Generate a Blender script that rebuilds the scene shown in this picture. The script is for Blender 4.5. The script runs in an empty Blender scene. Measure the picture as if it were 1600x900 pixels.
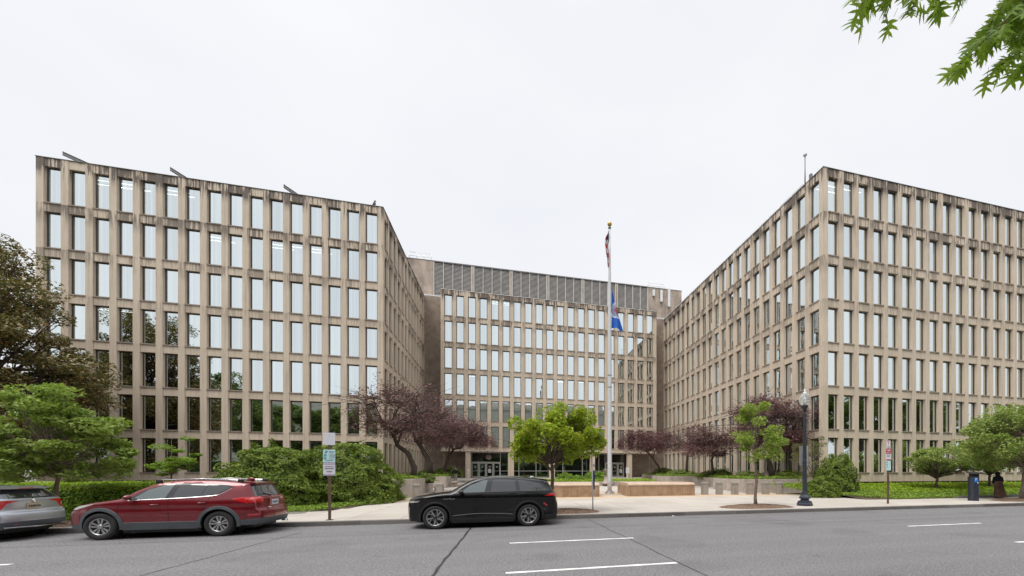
import bpy, bmesh, math, random
import numpy as np
from mathutils import Vector, Matrix, noise
random.seed(7); RNG = np.random.default_rng(11)
R = math.radians
scene = bpy.context.scene

# ------------------------------------------------------------------ camera
cam_d = bpy.data.cameras.new("camera")
cam = bpy.data.objects.new("camera", cam_d); scene.collection.objects.link(cam)
EYE = 1.82; YAW = R(13.4)
cam.location = (0, 0, EYE)
cam.rotation_euler = (R(90), 0, -YAW)
cam_d.sensor_width = 36; cam_d.lens = 588 / 1600 * 36
cam_d.shift_x = (800 - 930) / 1600; cam_d.shift_y = (738 - 450) / 1600
cam_d.clip_start = 0.1; cam_d.clip_end = 3000
scene.camera = cam

# ------------------------------------------------------------------ world, sun, exposure
SUN_EL, SUN_AZ = R(61), R(228)          # overcast: the sun is a broad soft glow high behind the camera
w = bpy.data.worlds.new("World"); scene.world = w; w.use_nodes = True
nt = w.node_tree; nt.nodes.clear()
def WN(t, **k):
    n = nt.nodes.new(t)
    for a, b in k.items(): setattr(n, a, b)
    return n
sky = WN('ShaderNodeTexSky', sky_type='NISHITA', sun_disc=False, sun_elevation=SUN_EL, sun_rotation=SUN_AZ, air_density=1.0, dust_density=4.0)
tc = WN('ShaderNodeTexCoord'); mp = WN('ShaderNodeMapping'); mp.inputs['Scale'].default_value = (1, 1, 2.2)
nz = WN('ShaderNodeTexNoise'); nz.inputs['Scale'].default_value = 1.3; nz.inputs['Detail'].default_value = 5
rp = WN('ShaderNodeValToRGB')
rp.color_ramp.elements[0].position = 0.32; rp.color_ramp.elements[0].color = (5.7, 5.84, 6.18, 1)
rp.color_ramp.elements[1].position = 0.68; rp.color_ramp.elements[1].color = (6.4, 6.46, 6.55, 1)
mx = WN('ShaderNodeMixRGB'); mx.inputs['Fac'].default_value = 0.95
bg = WN('ShaderNodeBackground'); bg.inputs['Strength'].default_value = 0.1
wo = WN('ShaderNodeOutputWorld')
L = nt.links.new
L(tc.outputs['Generated'], mp.inputs['Vector']); L(mp.outputs[0], nz.inputs['Vector']); L(nz.outputs['Fac'], rp.inputs[0])
sx = WN('ShaderNodeSeparateXYZ'); L(tc.outputs['Generated'], sx.inputs[0])
mr = WN('ShaderNodeMapRange'); mr.interpolation_type = 'SMOOTHSTEP'      # an overcast sky is brighter towards the zenith
for i_, v_ in ((1, .77), (2, 1.0), (3, 1.0), (4, 3.0)): mr.inputs[i_].default_value = v_
L(sx.outputs[2], mr.inputs[0]); vm = WN('ShaderNodeVectorMath', operation='SCALE'); L(rp.outputs[0], vm.inputs[0]); L(mr.outputs[0], vm.inputs['Scale'])
L(sky.outputs[0], mx.inputs[1]); L(vm.outputs[0], mx.inputs[2]); L(mx.outputs[0], bg.inputs['Color']); L(bg.outputs[0], wo.inputs['Surface'])
sun_d = bpy.data.lights.new("sun", 'SUN'); sun = bpy.data.objects.new("sun", sun_d); scene.collection.objects.link(sun)
sun_d.energy = 1.5; sun_d.angle = R(32); sun_d.color = (1, 0.96, 0.9)
sd = Vector((math.sin(SUN_AZ) * math.cos(SUN_EL), math.cos(SUN_AZ) * math.cos(SUN_EL), math.sin(SUN_EL)))
sun.rotation_euler = sd.to_track_quat('Z', 'Y').to_euler()
scene.view_settings.view_transform = 'Standard'; scene.view_settings.look = 'None'
scene.view_settings.exposure = 0.62; scene.view_settings.gamma = 1

# ------------------------------------------------------------------ material helpers
MATS = {}
def new_mat(name):
    m = bpy.data.materials.new(name); m.use_nodes = True
    t = m.node_tree; b = t.nodes['Principled BSDF']; MATS[name] = m
    return m, t, b
def nd(t, ty, ins=None, **k):
    n = t.nodes.new(ty)
    for a, b in k.items(): setattr(n, a, b)
    for a, b in (ins or {}).items():
        if hasattr(b, 'links'): t.links.new(b, n.inputs[a])
        else: n.inputs[a].default_value = b
    return n
def rgb(c): return (c[0], c[1], c[2], 1)
def ramp(t, fac, p0, c0, p1, c1, mids=()):
    n = nd(t, 'ShaderNodeValToRGB', {0: fac}); e = n.color_ramp.elements
    e[0].position = p0; e[0].color = rgb(c0); e[1].position = p1; e[1].color = rgb(c1)
    for p, c in mids:
        x = e.new(p); x.color = rgb(c)
    return n.outputs[0]
def mathn(t, op, a, b=None, clamp=False):
    n = nd(t, 'ShaderNodeMath', {0: a} if b is None else {0: a, 1: b}, operation=op); n.use_clamp = clamp
    return n.outputs[0]
def maprange(t, v, a, b, c=0, d=1):
    return nd(t, 'ShaderNodeMapRange', {0: v, 1: a, 2: b, 3: c, 4: d}).outputs[0]
def mixc(t, f, a, b, mode='MIX'):
    n = nd(t, 'ShaderNodeMixRGB', {0: f}, blend_type=mode)
    for i, x in ((1, a), (2, b)):
        if hasattr(x, 'links'): t.links.new(x, n.inputs[i])
        else: n.inputs[i].default_value = rgb(x)
    return n.outputs[0]
def pos(t, scale=None):
    g = nd(t, 'ShaderNodeNewGeometry').outputs['Position']
    if scale is None: return g
    m = nd(t, 'ShaderNodeMapping', {0: g}); m.inputs['Scale'].default_value = scale
    return m.outputs[0]
def noise_t(t, vec, scale, detail=4, rough=.55):
    return nd(t, 'ShaderNodeTexNoise', {'Vector': vec, 'Scale': scale, 'Detail': detail, 'Roughness': rough}).outputs['Fac']
def bump(t, b, h, strength=.3, dist=.02):
    n = nd(t, 'ShaderNodeBump', {'Height': h, 'Strength': strength, 'Distance': dist}); t.links.new(n.outputs[0], b.inputs['Normal'])

def simple(name, col, rough=.5, metal=0, var=.12, scale=6, bumpv=0, coat=0, spec=None):
    m, t, b = new_mat(name)
    p = pos(t)
    n = noise_t(t, p, scale, 5)
    c0 = tuple(x * (1 - var) for x in col); c1 = tuple(min(1, x * (1 + var)) for x in col)
    t.links.new(ramp(t, n, .3, c0, .7, c1), b.inputs['Base Color'])
    b.inputs['Roughness'].default_value = rough; b.inputs['Metallic'].default_value = metal
    if coat: b.inputs['Coat Weight'].default_value = coat; b.inputs['Coat Roughness'].default_value = .03
    if spec is not None: b.inputs['Specular IOR Level'].default_value = spec
    if bumpv: bump(t, b, noise_t(t, p, scale * 12, 3), bumpv, .01)
    return m

# precast concrete with rain streaks (dirt has its own shape, strongest below the coping and sills high up)
ROW = 3.58; ZTOP = 26.82
def concrete_facade():
    m, t, b = new_mat('precast_concrete')
    p = pos(t); sep = nd(t, 'ShaderNodeSeparateXYZ', {0: p}); z = sep.outputs[2]
    base = ramp(t, noise_t(t, p, .35, 4), .3, (.61, .505, .395), .7, (.70, .595, .475))
    fine = noise_t(t, p, 9, 5, .7)
    base = mixc(t, .35, base, ramp(t, fine, .3, (.52, .43, .335), .75, (.71, .61, .495)))
    faint = noise_t(t, pos(t, (5, 5, .25)), 1.0, 3)
    base = mixc(t, mathn(t, 'MULTIPLY', maprange(t, faint, .5, .75), .35), base, (.24, .19, .155))
    zr = mathn(t, 'MODULO', mathn(t, 'SUBTRACT', ZTOP, z), ROW)
    band = maprange(t, zr, .6, 1.7, 1, .10)
    hgt = maprange(t, z, 12, 25.5, .10, 1)
    st = noise_t(t, pos(t, (6.5, 6.5, .3)), 1.0, 5, .7)
    st2 = noise_t(t, pos(t, (.75, .75, .33)), 1.0, 2)
    thr = maprange(t, mathn(t, 'ADD', mathn(t, 'MULTIPLY', st, .66), mathn(t, 'MULTIPLY', st2, .46)), .515, .59)
    top = maprange(t, z, 25.6, 26.3, 0, .6)
    msk = mathn(t, 'MULTIPLY', mathn(t, 'MULTIPLY', band, hgt), thr)
    msk = mathn(t, 'ADD', msk, mathn(t, 'MULTIPLY', top, thr), clamp=True)
    msk = mathn(t, 'MULTIPLY', msk, .86)
    col = mixc(t, msk, base, (.075, .06, .055))
    t.links.new(col, b.inputs['Base Color']); b.inputs['Roughness'].default_value = .88
    bump(t, b, noise_t(t, p, 45, 4), .25, .01)
    return m
M_FAC = concrete_facade()
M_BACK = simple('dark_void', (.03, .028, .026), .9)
M_FRAME = simple('bronze_window_frame', (.06, .06, .058), .45, .3)
def glass_mirror(name, tint, dark, mixf, rough=.02):
    m, t, b = new_mat(name)
    oi = nd(t, 'ShaderNodeNewGeometry')
    p = pos(t)
    cell = nd(t, 'ShaderNodeTexWhiteNoise', {'Vector': nd(t, 'ShaderNodeVectorMath', {0: nd(t, 'ShaderNodeObjectInfo').outputs['Location'], 1: (3.1, 3.7, 1.3)}, operation='MULTIPLY').outputs[0]}).outputs['Value']
    c = mixc(t, mathn(t, 'MULTIPLY', cell, .8), tint, tuple(x * .84 for x in tint))
    fold = noise_t(t, pos(t, (9, 9, .05)), 1, 2)              # the blinds behind the glass
    c = mixc(t, maprange(t, fold, 0.42, .68, 0, .5), c, tuple(min(1, x * 1.15) for x in tint))
    b.inputs['Metallic'].default_value = 1; t.links.new(c, b.inputs['Base Color']); b.inputs['Roughness'].default_value = rough
    bump(t, b, noise_t(t, p, .9, 1), .06, .05)
    d = nd(t, 'ShaderNodeBsdfTransparent') if name == 'coated_window_glass' else nd(t, 'ShaderNodeBsdfDiffuse')
    d.inputs[0].default_value = (.8, .9, .88, 1) if name == 'coated_window_glass' else rgb(dark)
    mxs = nd(t, 'ShaderNodeMixShader', {0: mixf}); t.links.new(b.outputs[0], mxs.inputs[1]); t.links.new(d.outputs[0], mxs.inputs[2])
    t.links.new(mxs.outputs[0], t.nodes['Material Output'].inputs[0])
    return m
M_PANE = glass_mirror('coated_window_glass', (.80, .87, .88), (.10, .13, .13), .10)
M_LOBBY = glass_mirror('lobby_glass', (.30, .36, .34), (.015, .02, .018), .45)
M_SILL = simple('sill_concrete', (.30, .25, .21), .9, var=.25, scale=3)
M_COPING = simple('dark_coping', (.16, .155, .15), .7, var=.3, scale=2)
M_FLASH = simple('pale_flashing', (.62, .62, .62), .5, .2, var=.2, scale=2)
M_LOUV = simple('louver_metal', (.50, .475, .445), .6, .0, var=.15, scale=1)
M_WHITE = simple('white_metal', (.75, .76, .77), .4)
M_ALU = simple('aluminium', (.60, .61, .60), .38, .6)
M_STEEL = simple('weathered_steel', (.22, .20, .20), .6, .4, var=.3)
def penthouse_conc():
    m, t, b = new_mat('stained_concrete'); p = pos(t)
    n = mathn(t, 'ADD', mathn(t, 'MULTIPLY', noise_t(t, p, .45, 6, .7), .6), mathn(t, 'MULTIPLY', noise_t(t, pos(t, (1.6, 1.6, .2)), 1, 4), .4))
    t.links.new(ramp(t, n, .38, (.25, .20, .17), .62, (.55, .455, .37)), b.inputs['Base Color']); b.inputs['Roughness'].default_value = .9
    bump(t, b, noise_t(t, p, 20, 4), .3, .02); return m
M_PENT = penthouse_conc()
simple('hedge_shade', (.02, .035, .008), .95, var=.4, scale=12)  # dark colour standing in for the shade inside hedges and shrubs
M_LATT = simple('lattice_block', (.44, .36, .295), .9, var=.22, scale=1.2, bumpv=.2)
def paving(name, c0, c1, warm=False):
    m, t, b = new_mat(name); p = pos(t)
    oi = nd(t, 'ShaderNodeObjectInfo').outputs['Location']
    cell = nd(t, 'ShaderNodeTexWhiteNoise', {'Vector': oi}).outputs['Value']
    n = mathn(t, 'ADD', mathn(t, 'MULTIPLY', noise_t(t, p, .6, 6, .65), .75), mathn(t, 'MULTIPLY', cell, .25))
    c = ramp(t, n, .32, c0, .66, c1)
    sp = nd(t, 'ShaderNodeTexVoronoi', {'Vector': p, 'Scale': 2.3}).outputs['Distance']
    c = mixc(t, maprange(t, sp, .03, .05, .55, 0), c, (.2, .17, .14))
    c = mixc(t, maprange(t, noise_t(t, p, 60, 2), .3, .7, 0, .3), c, tuple(x * .75 for x in c1))
    if warm:
        y = nd(t, 'ShaderNodeSeparateXYZ', {0: p}).outputs[1]
        f = mathn(t, 'MULTIPLY', maprange(t, mathn(t, 'ADD', y, mathn(t, 'MULTIPLY', noise_t(t, p, .5, 3), 3)), 24.2, 25.8), .7)
        c = mixc(t, f, c, (.56, .39, .22))                      # rust-coloured run-off staining in front of the tan walls
    t.links.new(c, b.inputs['Base Color']); b.inputs['Roughness'].default_value = .85
    bump(t, b, noise_t(t, p, 70, 3), .2, .004); return m
M_SLAB = paving('sidewalk_concrete', (.41, .365, .315), (.52, .475, .425), True)
M_PLAZA = paving('plaza_concrete', (.40, .36, .315), (.51, .465, .415))
M_KERB = paving('granite_kerb', (.10, .092, .086), (.20, .187, .175))
M_JOINT = simple('joint_mortar', (.16, .145, .13), .95)
def tan_stone():
    m, t, b = new_mat('tan_stone'); p = pos(t)
    n = noise_t(t, p, 1.6, 7, .7)
    c = ramp(t, n, .35, (.28, .18, .112), .66, (.44, .30, .195))
    z = nd(t, 'ShaderNodeSeparateXYZ', {0: p}).outputs[2]
    s = mathn(t, 'MULTIPLY', maprange(t, noise_t(t, pos(t, (7, 7, .6)), 1, 4), .5, .68), .45)
    c = mixc(t, s, c, (.16, .10, .06))
    t.links.new(c, b.inputs['Base Color']); b.inputs['Roughness'].default_value = .8
    bump(t, b, noise_t(t, p, 40, 4), .25, .01); return m
M_TAN = tan_stone()
M_TANCAP = simple('tan_cap_stone', (.48, .36, .265), .75, var=.18, scale=2, bumpv=.15)
M_PLANT = simple('planter_concrete', (.43, .37, .32), .85, var=.2, scale=2.2, bumpv=.2)
M_BOLL = simple('bollard_concrete', (.31, .28, .25), .85, var=.15, scale=5, bumpv=.3)
M_SOIL = simple('soil', (.10, .07, .045), .95, var=.4, scale=8, bumpv=.5)
def mulch():
    m, t, b = new_mat('bark_mulch'); p = pos(t)
    v = nd(t, 'ShaderNodeTexVoronoi', {'Vector': p, 'Scale': 28.0}); c = ramp(t, v.outputs['Color'], .1, (.09, .05, .032), .9, (.30, .20, .14))
    t.links.new(c, b.inputs['Base Color']); b.inputs['Roughness'].default_value = .95
    bump(t, b, v.outputs['Distance'], .8, .03); return m
M_MULCH = mulch()
def asphalt():
    m, t, b = new_mat('asphalt'); p = pos(t)
    big = noise_t(t, pos(t, (.10, .45, 1)), 1, 5)
    c = ramp(t, big, .3, (.095, .092, .097), .7, (.155, .15, .154))
    sp = noise_t(t, p, 24, 4, .85)
    c = mixc(t, .62, c, ramp(t, sp, .40, (.04, .038, .042), .61, (.32, .31, .315)))
    v = nd(t, 'ShaderNodeTexVoronoi', {'Vector': p, 'Scale': 55.0}).outputs['Color']
    c = mixc(t, .3, c, ramp(t, v, .2, (.06, .06, .06), .95, (.34, .33, .33)))
    pt = noise_t(t, pos(t, (.35, .35, 1)), 1, 2)
    c = mixc(t, maprange(t, pt, .57, .62, 0, .22), c, (.07, .068, .07))
    oil = noise_t(t, pos(t, (.5, 1.6, 1)), 1.7, 3)
    c = mixc(t, maprange(t, oil, .66, .74, 0, .45), c, (.045, .043, .044))
    yy = nd(t, 'ShaderNodeSeparateXYZ', {0: p}).outputs[1]
    wv = mathn(t, 'ABSOLUTE', mathn(t, 'SINE', mathn(t, 'MULTIPLY', mathn(t, 'ADD', yy, .6), 2.15)))
    c = mixc(t, mathn(t, 'MULTIPLY', maprange(t, wv, .75, 1), .16), c, (.22, .215, .22))
    t.links.new(c, b.inputs['Base Color']); b.inputs['Roughness'].default_value = .82
    bump(t, b, noise_t(t, p, 90, 3), .5, .006); return m
M_ROAD = asphalt()
M_TAR = simple('tar_seal', (.035, .034, .037), .5, var=.3, scale=8)
def paint():
    m, t, b = new_mat('road_paint'); p = pos(t)
    c = mixc(t, maprange(t, noise_t(t, p, 14, 5, .8), .56, .72, 0, .8), (.72, .72, .70), (.18, .18, .18))
    t.links.new(c, b.inputs['Base Color']); b.inputs['Roughness'].default_value = .7; return m
M_PAINT = paint()
M_GROUND = simple('ground_earth', (.16, .15, .12), .95, var=.3, scale=.3)
M_BARK = simple('bark_brown', (.13, .10, .075), .95, var=.35, scale=9, bumpv=.6)
M_BARKG = simple('bark_grey', (.22, .17, .135), .95, var=.35, scale=9, bumpv=.6)
M_BARKD = simple('bark_dark', (.085, .062, .05), .95, var=.35, scale=9, bumpv=.6)
def leaf(name, cols, trans=.3, rough=.55, spec=.35):
    m, t, b = new_mat(name)
    ri = nd(t, 'ShaderNodeNewGeometry').outputs['Random Per Island']
    n = nd(t, 'ShaderNodeValToRGB', {0: ri}); e = n.color_ramp.elements; n.color_ramp.interpolation = 'LINEAR'
    e[0].position = 0; e[0].color = rgb(cols[0]); e[1].position = 1; e[1].color = rgb(cols[-1])
    for i, c in enumerate(cols[1:-1]):
        x = e.new((i + 1) / (len(cols) - 1)); x.color = rgb(c)
    c = mixc(t, maprange(t, noise_t(t, pos(t), .9, 3), .35, .65, 0, .35), n.outputs[0], cols[len(cols) // 2])
    t.links.new(c, b.inputs['Base Color']); b.inputs['Roughness'].default_value = rough; b.inputs['Specular IOR Level'].default_value = spec
    tr = nd(t, 'ShaderNodeBsdfTranslucent', {0: mixc(t, .5, c, (.30, .42, .04)) if cols[0][1] > cols[0][0] else c})
    ms = nd(t, 'ShaderNodeMixShader', {0: trans}); t.links.new(b.outputs[0], ms.inputs[1]); t.links.new(tr.outputs[0], ms.inputs[2])
    t.links.new(ms.outputs[0], t.nodes['Material Output'].inputs[0]); return m
LF_MAPLE = leaf('maple_leaf', [(.17, .26, .015), (.30, .42, .02), (.40, .52, .03), (.42, .36, .04), (.24, .36, .02)], .42)
LF_YOUNG = leaf('young_tree_leaf', [(0.196, 0.299, 0.040), (0.299, 0.414, 0.069), (0.368, 0.460, 0.092), (0.241, 0.356, 0.057)], .36)
LF_OAK = leaf('oak_leaf', [(0.143, 0.223, 0.042), (0.228, 0.336, 0.063), (0.343, 0.421, 0.115), (0.186, 0.286, 0.042), (0.286, 0.385, 0.052)], .33)
LF_MAGN = leaf('magnolia_leaf', [(0.076, 0.083, 0.026), (0.138, 0.138, 0.046), (0.308, 0.179, 0.065), (0.185, 0.179, 0.072), (0.292, 0.248, 0.111), (0.431, 0.234, 0.065)], .12, .35, .5)
LF_HEDGE = leaf('hedge_leaf', [(0.075, 0.150, 0.013), (0.150, 0.275, 0.025), (0.250, 0.388, 0.031), (0.112, 0.213, 0.019)], .25)
LF_HEDGEB = leaf('lime_hedge_leaf', [(.20, .30, .02), (.30, .42, .03), (.25, .36, .02)], .35)
LF_BUSH = leaf('laurel_leaf', [(0.065, 0.107, 0.010), (0.116, 0.181, 0.017), (0.193, 0.267, 0.030), (0.090, 0.149, 0.016), (0.244, 0.289, 0.042)], .22)
LF_PLUM = leaf('plum_leaf', [(0.122, 0.063, 0.076), (0.199, 0.096, 0.103), (0.290, 0.161, 0.150), (0.154, 0.086, 0.093), (0.245, 0.195, 0.170)], .2)
LF_PLUMD = leaf('dark_plum_leaf', [(0.094, 0.041, 0.055), (0.160, 0.066, 0.079), (0.225, 0.094, 0.098), (0.112, 0.054, 0.063)], .18)
LF_GREEN = leaf('bright_leaf', [(0.106, 0.204, 0.022), (0.185, 0.324, 0.032), (0.290, 0.432, 0.054), (0.145, 0.264, 0.027)], .33)
LF_MID = leaf('dogwood_leaf', [(0.141, 0.224, 0.040), (0.235, 0.350, 0.067), (0.408, 0.462, 0.146), (0.188, 0.294, 0.053)], .3)
LF_GRASS = leaf('ground_cover_leaf', [(0.120, 0.204, 0.024), (0.204, 0.324, 0.036), (0.288, 0.408, 0.060), (0.156, 0.252, 0.036)], .3)
LF_LIME = leaf('lime_ground_cover_leaf', [(.20, .32, .02), (.30, .44, .03), (.36, .48, .05)], .35)
LF_WISP = leaf('yew_needle', [(.10, .13, .04), (.16, .17, .06), (.20, .17, .09), (.12, .14, .05)], .2)
LF_FAR = leaf('far_tree_leaf', [(0.039, 0.068, 0.015), (0.079, 0.128, 0.022), (0.126, 0.180, 0.038)], .25)

# ------------------------------------------------------------------ object helpers
C = scene.collection
def tag(o, label=None, cat=None, group=None, kind=None):
    if label: o['label'] = label
    if cat: o['category'] = cat
    if group: o['group'] = group
    if kind: o['kind'] = kind
    return o
def thing(name, label, cat, loc=(0, 0, 0), rz=0, group=None):
    o = bpy.data.objects.new(name, None); C.objects.link(o); o.empty_display_size = .3
    o.location = loc; o.rotation_euler = (0, 0, rz)
    return tag(o, label, cat, group)
def link(name, me, parent=None, loc=None, kind=None, smooth=None):
    o = bpy.data.objects.new(name, me); C.objects.link(o)
    if parent: o.parent = parent
    if loc is not None: o.location = loc
    if kind: o['kind'] = kind
    return o
class MB:
    def __init__(s): s.v = []; s.f = []; s.m = []; s.sm = []
    def add(s, vs, fs, mi=0, smooth=False):
        o = len(s.v); s.v += [tuple(a) for a in vs]
        for f in fs: s.f.append([i + o for i in f]); s.m.append(mi); s.sm.append(smooth)
    def box(s, x0, x1, y0, y1, z0, z1, mi=0):
        s.add([(x0, y0, z0), (x1, y0, z0), (x1, y1, z0), (x0, y1, z0), (x0, y0, z1), (x1, y0, z1), (x1, y1, z1), (x0, y1, z1)],
              [(0, 3, 2, 1), (4, 5, 6, 7), (0, 1, 5, 4), (1, 2, 6, 5), (2, 3, 7, 6), (3, 0, 4, 7)], mi)
    def cbox(s, x0, x1, y0, y1, z0, z1, b=.02, mi=0):     # box with a chamfered top
        s.add([(x0, y0, z0), (x1, y0, z0), (x1, y1, z0), (x0, y1, z0), (x0, y0, z1 - b), (x1, y0, z1 - b), (x1, y1, z1 - b), (x0, y1, z1 - b),
               (x0 + b, y0 + b, z1), (x1 - b, y0 + b, z1), (x1 - b, y1 - b, z1), (x0 + b, y1 - b, z1)],
              [(0, 3, 2, 1), (8, 9, 10, 11), (0, 1, 5, 4), (1, 2, 6, 5), (2, 3, 7, 6), (3, 0, 4, 7), (4, 5, 9, 8), (5, 6, 10, 9), (6, 7, 11, 10), (7, 4, 8, 11)], mi)
    def lathe(s, prof, n=16, cx=0, cy=0, mi=0, axis='z', smooth=True, cap=True):
        vs = []; fs = []
        for (r, h) in prof:
            for k in range(n):
                a = 2 * math.pi * k / n
                if axis == 'z': vs.append((cx + r * math.cos(a), cy + r * math.sin(a), h))
                else: vs.append((cx + r * math.cos(a), h, cy + r * math.sin(a)))
        m = len(prof)
        for i in range(m - 1):
            for k in range(n):
                a, b = i * n + k, i * n + (k + 1) % n
                fs.append((a, b, b + n, a + n) if axis == 'z' else (a, a + n, b + n, b))
        s.add(vs, fs, mi, smooth)
        if cap:
            o = len(s.v) - len(vs)
            for i, rev in ((0, axis == 'z'), (m - 1, axis != 'z')):
                if prof[i][0] > 1e-4:
                    f = [o + i * n + k for k in range(n)]
                    if rev: f = f[::-1]
                    s.f.append(f); s.m.append(mi); s.sm.append(False)
    def tube(s, pts, rads, n=6, mi=0, caps=True):
        pts = [Vector(p) for p in pts]; vs = []; fs = []; up = None
        for i, p in enumerate(pts):
            d = (pts[min(i + 1, len(pts) - 1)] - pts[max(i - 1, 0)]).normalized()
            if up is None:
                up = Vector((0, 0, 1)) if abs(d.z) < .9 else Vector((1, 0, 0))
            a = d.cross(up); a = a.normalized() if a.length > 1e-6 else Vector((1, 0, 0)); b = d.cross(a).normalized(); up = b.cross(d) * 1.0
            up = -b if False else up
            r = rads[i] if hasattr(rads, '__len__') else rads
            for k in range(n):
                t = 2 * math.pi * k / n; vs.append(p + a * (r * math.cos(t)) + b * (r * math.sin(t)))
        for i in range(len(pts) - 1):
            for k in range(n):
                q, w_ = i * n + k, i * n + (k + 1) % n; fs.append((q, w_, w_ + n, q + n))
        if caps: fs.append(list(range(n))[::-1]); fs.append([len(vs) - n + k for k in range(n)])
        s.add(vs, fs, mi, True)
    def mesh(s, name, mats):
        me = bpy.data.meshes.new(name); me.from_pydata(s.v, [], s.f)
        for m in (mats if isinstance(mats, (list, tuple)) else [mats]): me.materials.append(m)
        me.polygons.foreach_set('material_index', s.m); me.polygons.foreach_set('use_smooth', s.sm)
        me.update(); return me
    def build(s, name, mats, parent=None, loc=None, kind=None):
        return link(name, s.mesh(name, mats), parent, loc, kind)
def sphere(mb, c, r, n=14, m=8, mi=0, sc=(1, 1, 1)):
    vs = []; fs = []
    for i in range(m + 1):
        a = math.pi * i / m
        for k in range(n):
            b = 2 * math.pi * k / n
            vs.append((c[0] + sc[0] * r * math.sin(a) * math.cos(b), c[1] + sc[1] * r * math.sin(a) * math.sin(b), c[2] + sc[2] * r * math.cos(a)))
    for i in range(m):
        for k in range(n):
            a, b = i * n + k, i * n + (k + 1) % n; fs.append((a, a + n, b + n, b))
    mb.add(vs, fs, mi, True)

# leaves: every leaf is a small folded rhombus; N of them as one mesh
def leaf_mesh(name, P, size, mat, up=.5, aspect=.55, nrm=None, lobes=False):
    P = np.asarray(P, dtype=np.float64); n = len(P)
    d = RNG.normal(size=(n, 3)); d[:, 2] -= .15
    if nrm is None: nn = RNG.normal(size=(n, 3)); nn[:, 2] = np.abs(nn[:, 2]) + up * 2
    else: nn = np.asarray(nrm) + RNG.normal(size=(n, 3)) * .55; nn[:, 2] += up
    nn /= np.linalg.norm(nn, axis=1)[:, None]
    d -= nn * np.sum(d * nn, axis=1)[:, None]; d /= np.linalg.norm(d, axis=1)[:, None] + 1e-9
    s = np.cross(nn, d)
    L_ = (size * RNG.uniform(.6, 1.3, n))[:, None]; W_ = L_ * aspect
    a = P - d * L_ * .5; b = P + s * W_ * .5 + nn * W_ * .18 - d * L_ * .05; c = P + d * L_ * .5 - nn * L_ * .12; e = P - s * W_ * .5 + nn * W_ * .18 - d * L_ * .05
    V = np.stack([a, b, c, e], axis=1).reshape(-1, 3)
    me = bpy.data.meshes.new(name); me.vertices.add(4 * n); me.vertices.foreach_set('co', V.ravel())
    me.loops.add(6 * n); me.polygons.add(2 * n)
    idx = (np.arange(n)[:, None] * 4 + np.array([0, 1, 2, 0, 2, 3])[None, :]).ravel()
    me.loops.foreach_set('vertex_index', idx.astype(np.int32))
    me.polygons.foreach_set('loop_start', (np.arange(2 * n) * 3).astype(np.int32)); me.polygons.foreach_set('loop_total', np.full(2 * n, 3, np.int32))
    me.materials.append(mat); me.update(calc_edges=True); return me
def clump_pts(center, rad, n, shell=.0):
    g = RNG.normal(size=(n, 3)); g /= np.linalg.norm(g, axis=1)[:, None]
    r = RNG.uniform(shell, 1, n) ** (1 / 2.2)
    return np.asarray(center) + g * r[:, None] * np.asarray(rad)

def make_tree(name, label, cat, loc, h, trunk_h, tr, crown, clumps, nleaf, lsize, lmat, bark, group=None, flat=.6, lean=(0, 0), crsize=.32, wob=.12, fork=1, up=.5, shape=None, seed=0, twigs=True, mulch_r=None, aspect=.55):
    """crown=(cx,cy,cz,rx,ry,rz) relative to the base; clumps = foliage clusters carried by limbs"""
    rs = random.Random(seed)
    t = thing(name, label, cat, loc, 0, group)
    cx, cy, cz, rx, ry, rz = crown
    pts = []; rad = []
    steps = 7
    for i in range(steps):
        f = i / (steps - 1)
        pts.append((lean[0] * f + rs.uniform(-wob, wob) * tr * 3 * (0 < i), lean[1] * f + rs.uniform(-wob, wob) * tr * 3 * (0 < i), trunk_h * f - .05 * (i == 0)))
        rad.append(tr * (1.35 if i == 0 else 1.0 - .35 * f))
    top = Vector(pts[-1])
    tm = MB(); tm.tube(pts, rad, 10)
    lead = [top, top.lerp(Vector((cx, cy, cz)), .6) + Vector((rs.uniform(-.1, .1), rs.uniform(-.1, .1), 0)) * rx, Vector((cx, cy, cz + rz * .75))]
    tm.tube(lead, [tr * .65, tr * .42, tr * .08], 6)
    P = []; lm = MB()
    for k in range(clumps):
        for _ in range(50):
            g = Vector((rs.gauss(0, 1), rs.gauss(0, 1), rs.gauss(0, 1))).normalized() * (rs.uniform(.25, 1) ** .5)
            if g.z < -.75: continue
            if shape and not shape(g): continue
            break
        c = Vector((cx + g.x * rx, cy + g.y * ry, cz + g.z * rz))
        cr = crsize * min(rx, rz * 1.4) * rs.uniform(.6, 1.25)
        P.append(clump_pts(c, (cr, cr, cr * flat), int(nleaf * rs.uniform(.6, 1.3)), .2))
        b0 = rs.random()
        if rs.random() < .35: s0 = Vector(pts[-1]) * 1.0
        else: s0 = lead[0].lerp(lead[1], b0) if b0 < .55 else lead[1].lerp(lead[2], (b0 - .55) * .8)
        if s0.z > c.z: s0 = Vector(pts[-2]).lerp(top, rs.random())
        mid = s0.lerp(c, .5) + Vector((rs.uniform(-1, 1), rs.uniform(-1, 1), rs.uniform(-.6, .5))) * (c - s0).length * .17
        r0 = tr * rs.uniform(.22, .42)
        lm.tube([s0, s0.lerp(mid, .5) + Vector((rs.uniform(-1, 1), rs.uniform(-1, 1), 0)) * r0, mid, c], [r0, r0 * .8, r0 * .6, r0 * .15], 5, caps=False)
        if twigs:
            for q in range(4):
                e = c + Vector((rs.gauss(0, 1), rs.gauss(0, 1), rs.gauss(0, .6))).normalized() * cr * .9
                lm.tube([mid.lerp(c, rs.uniform(.3, .9)), mid.lerp(e, .6), e], [r0 * .3, r0 * .2, r0 * .06], 3, caps=False)
    tm.build('trunk', bark, t); lm.build('limbs', bark, t)
    o = link('crown', leaf_mesh(name + '_crown', np.concatenate(P), lsize, lmat, up=up, aspect=aspect), t)
    return t

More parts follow.
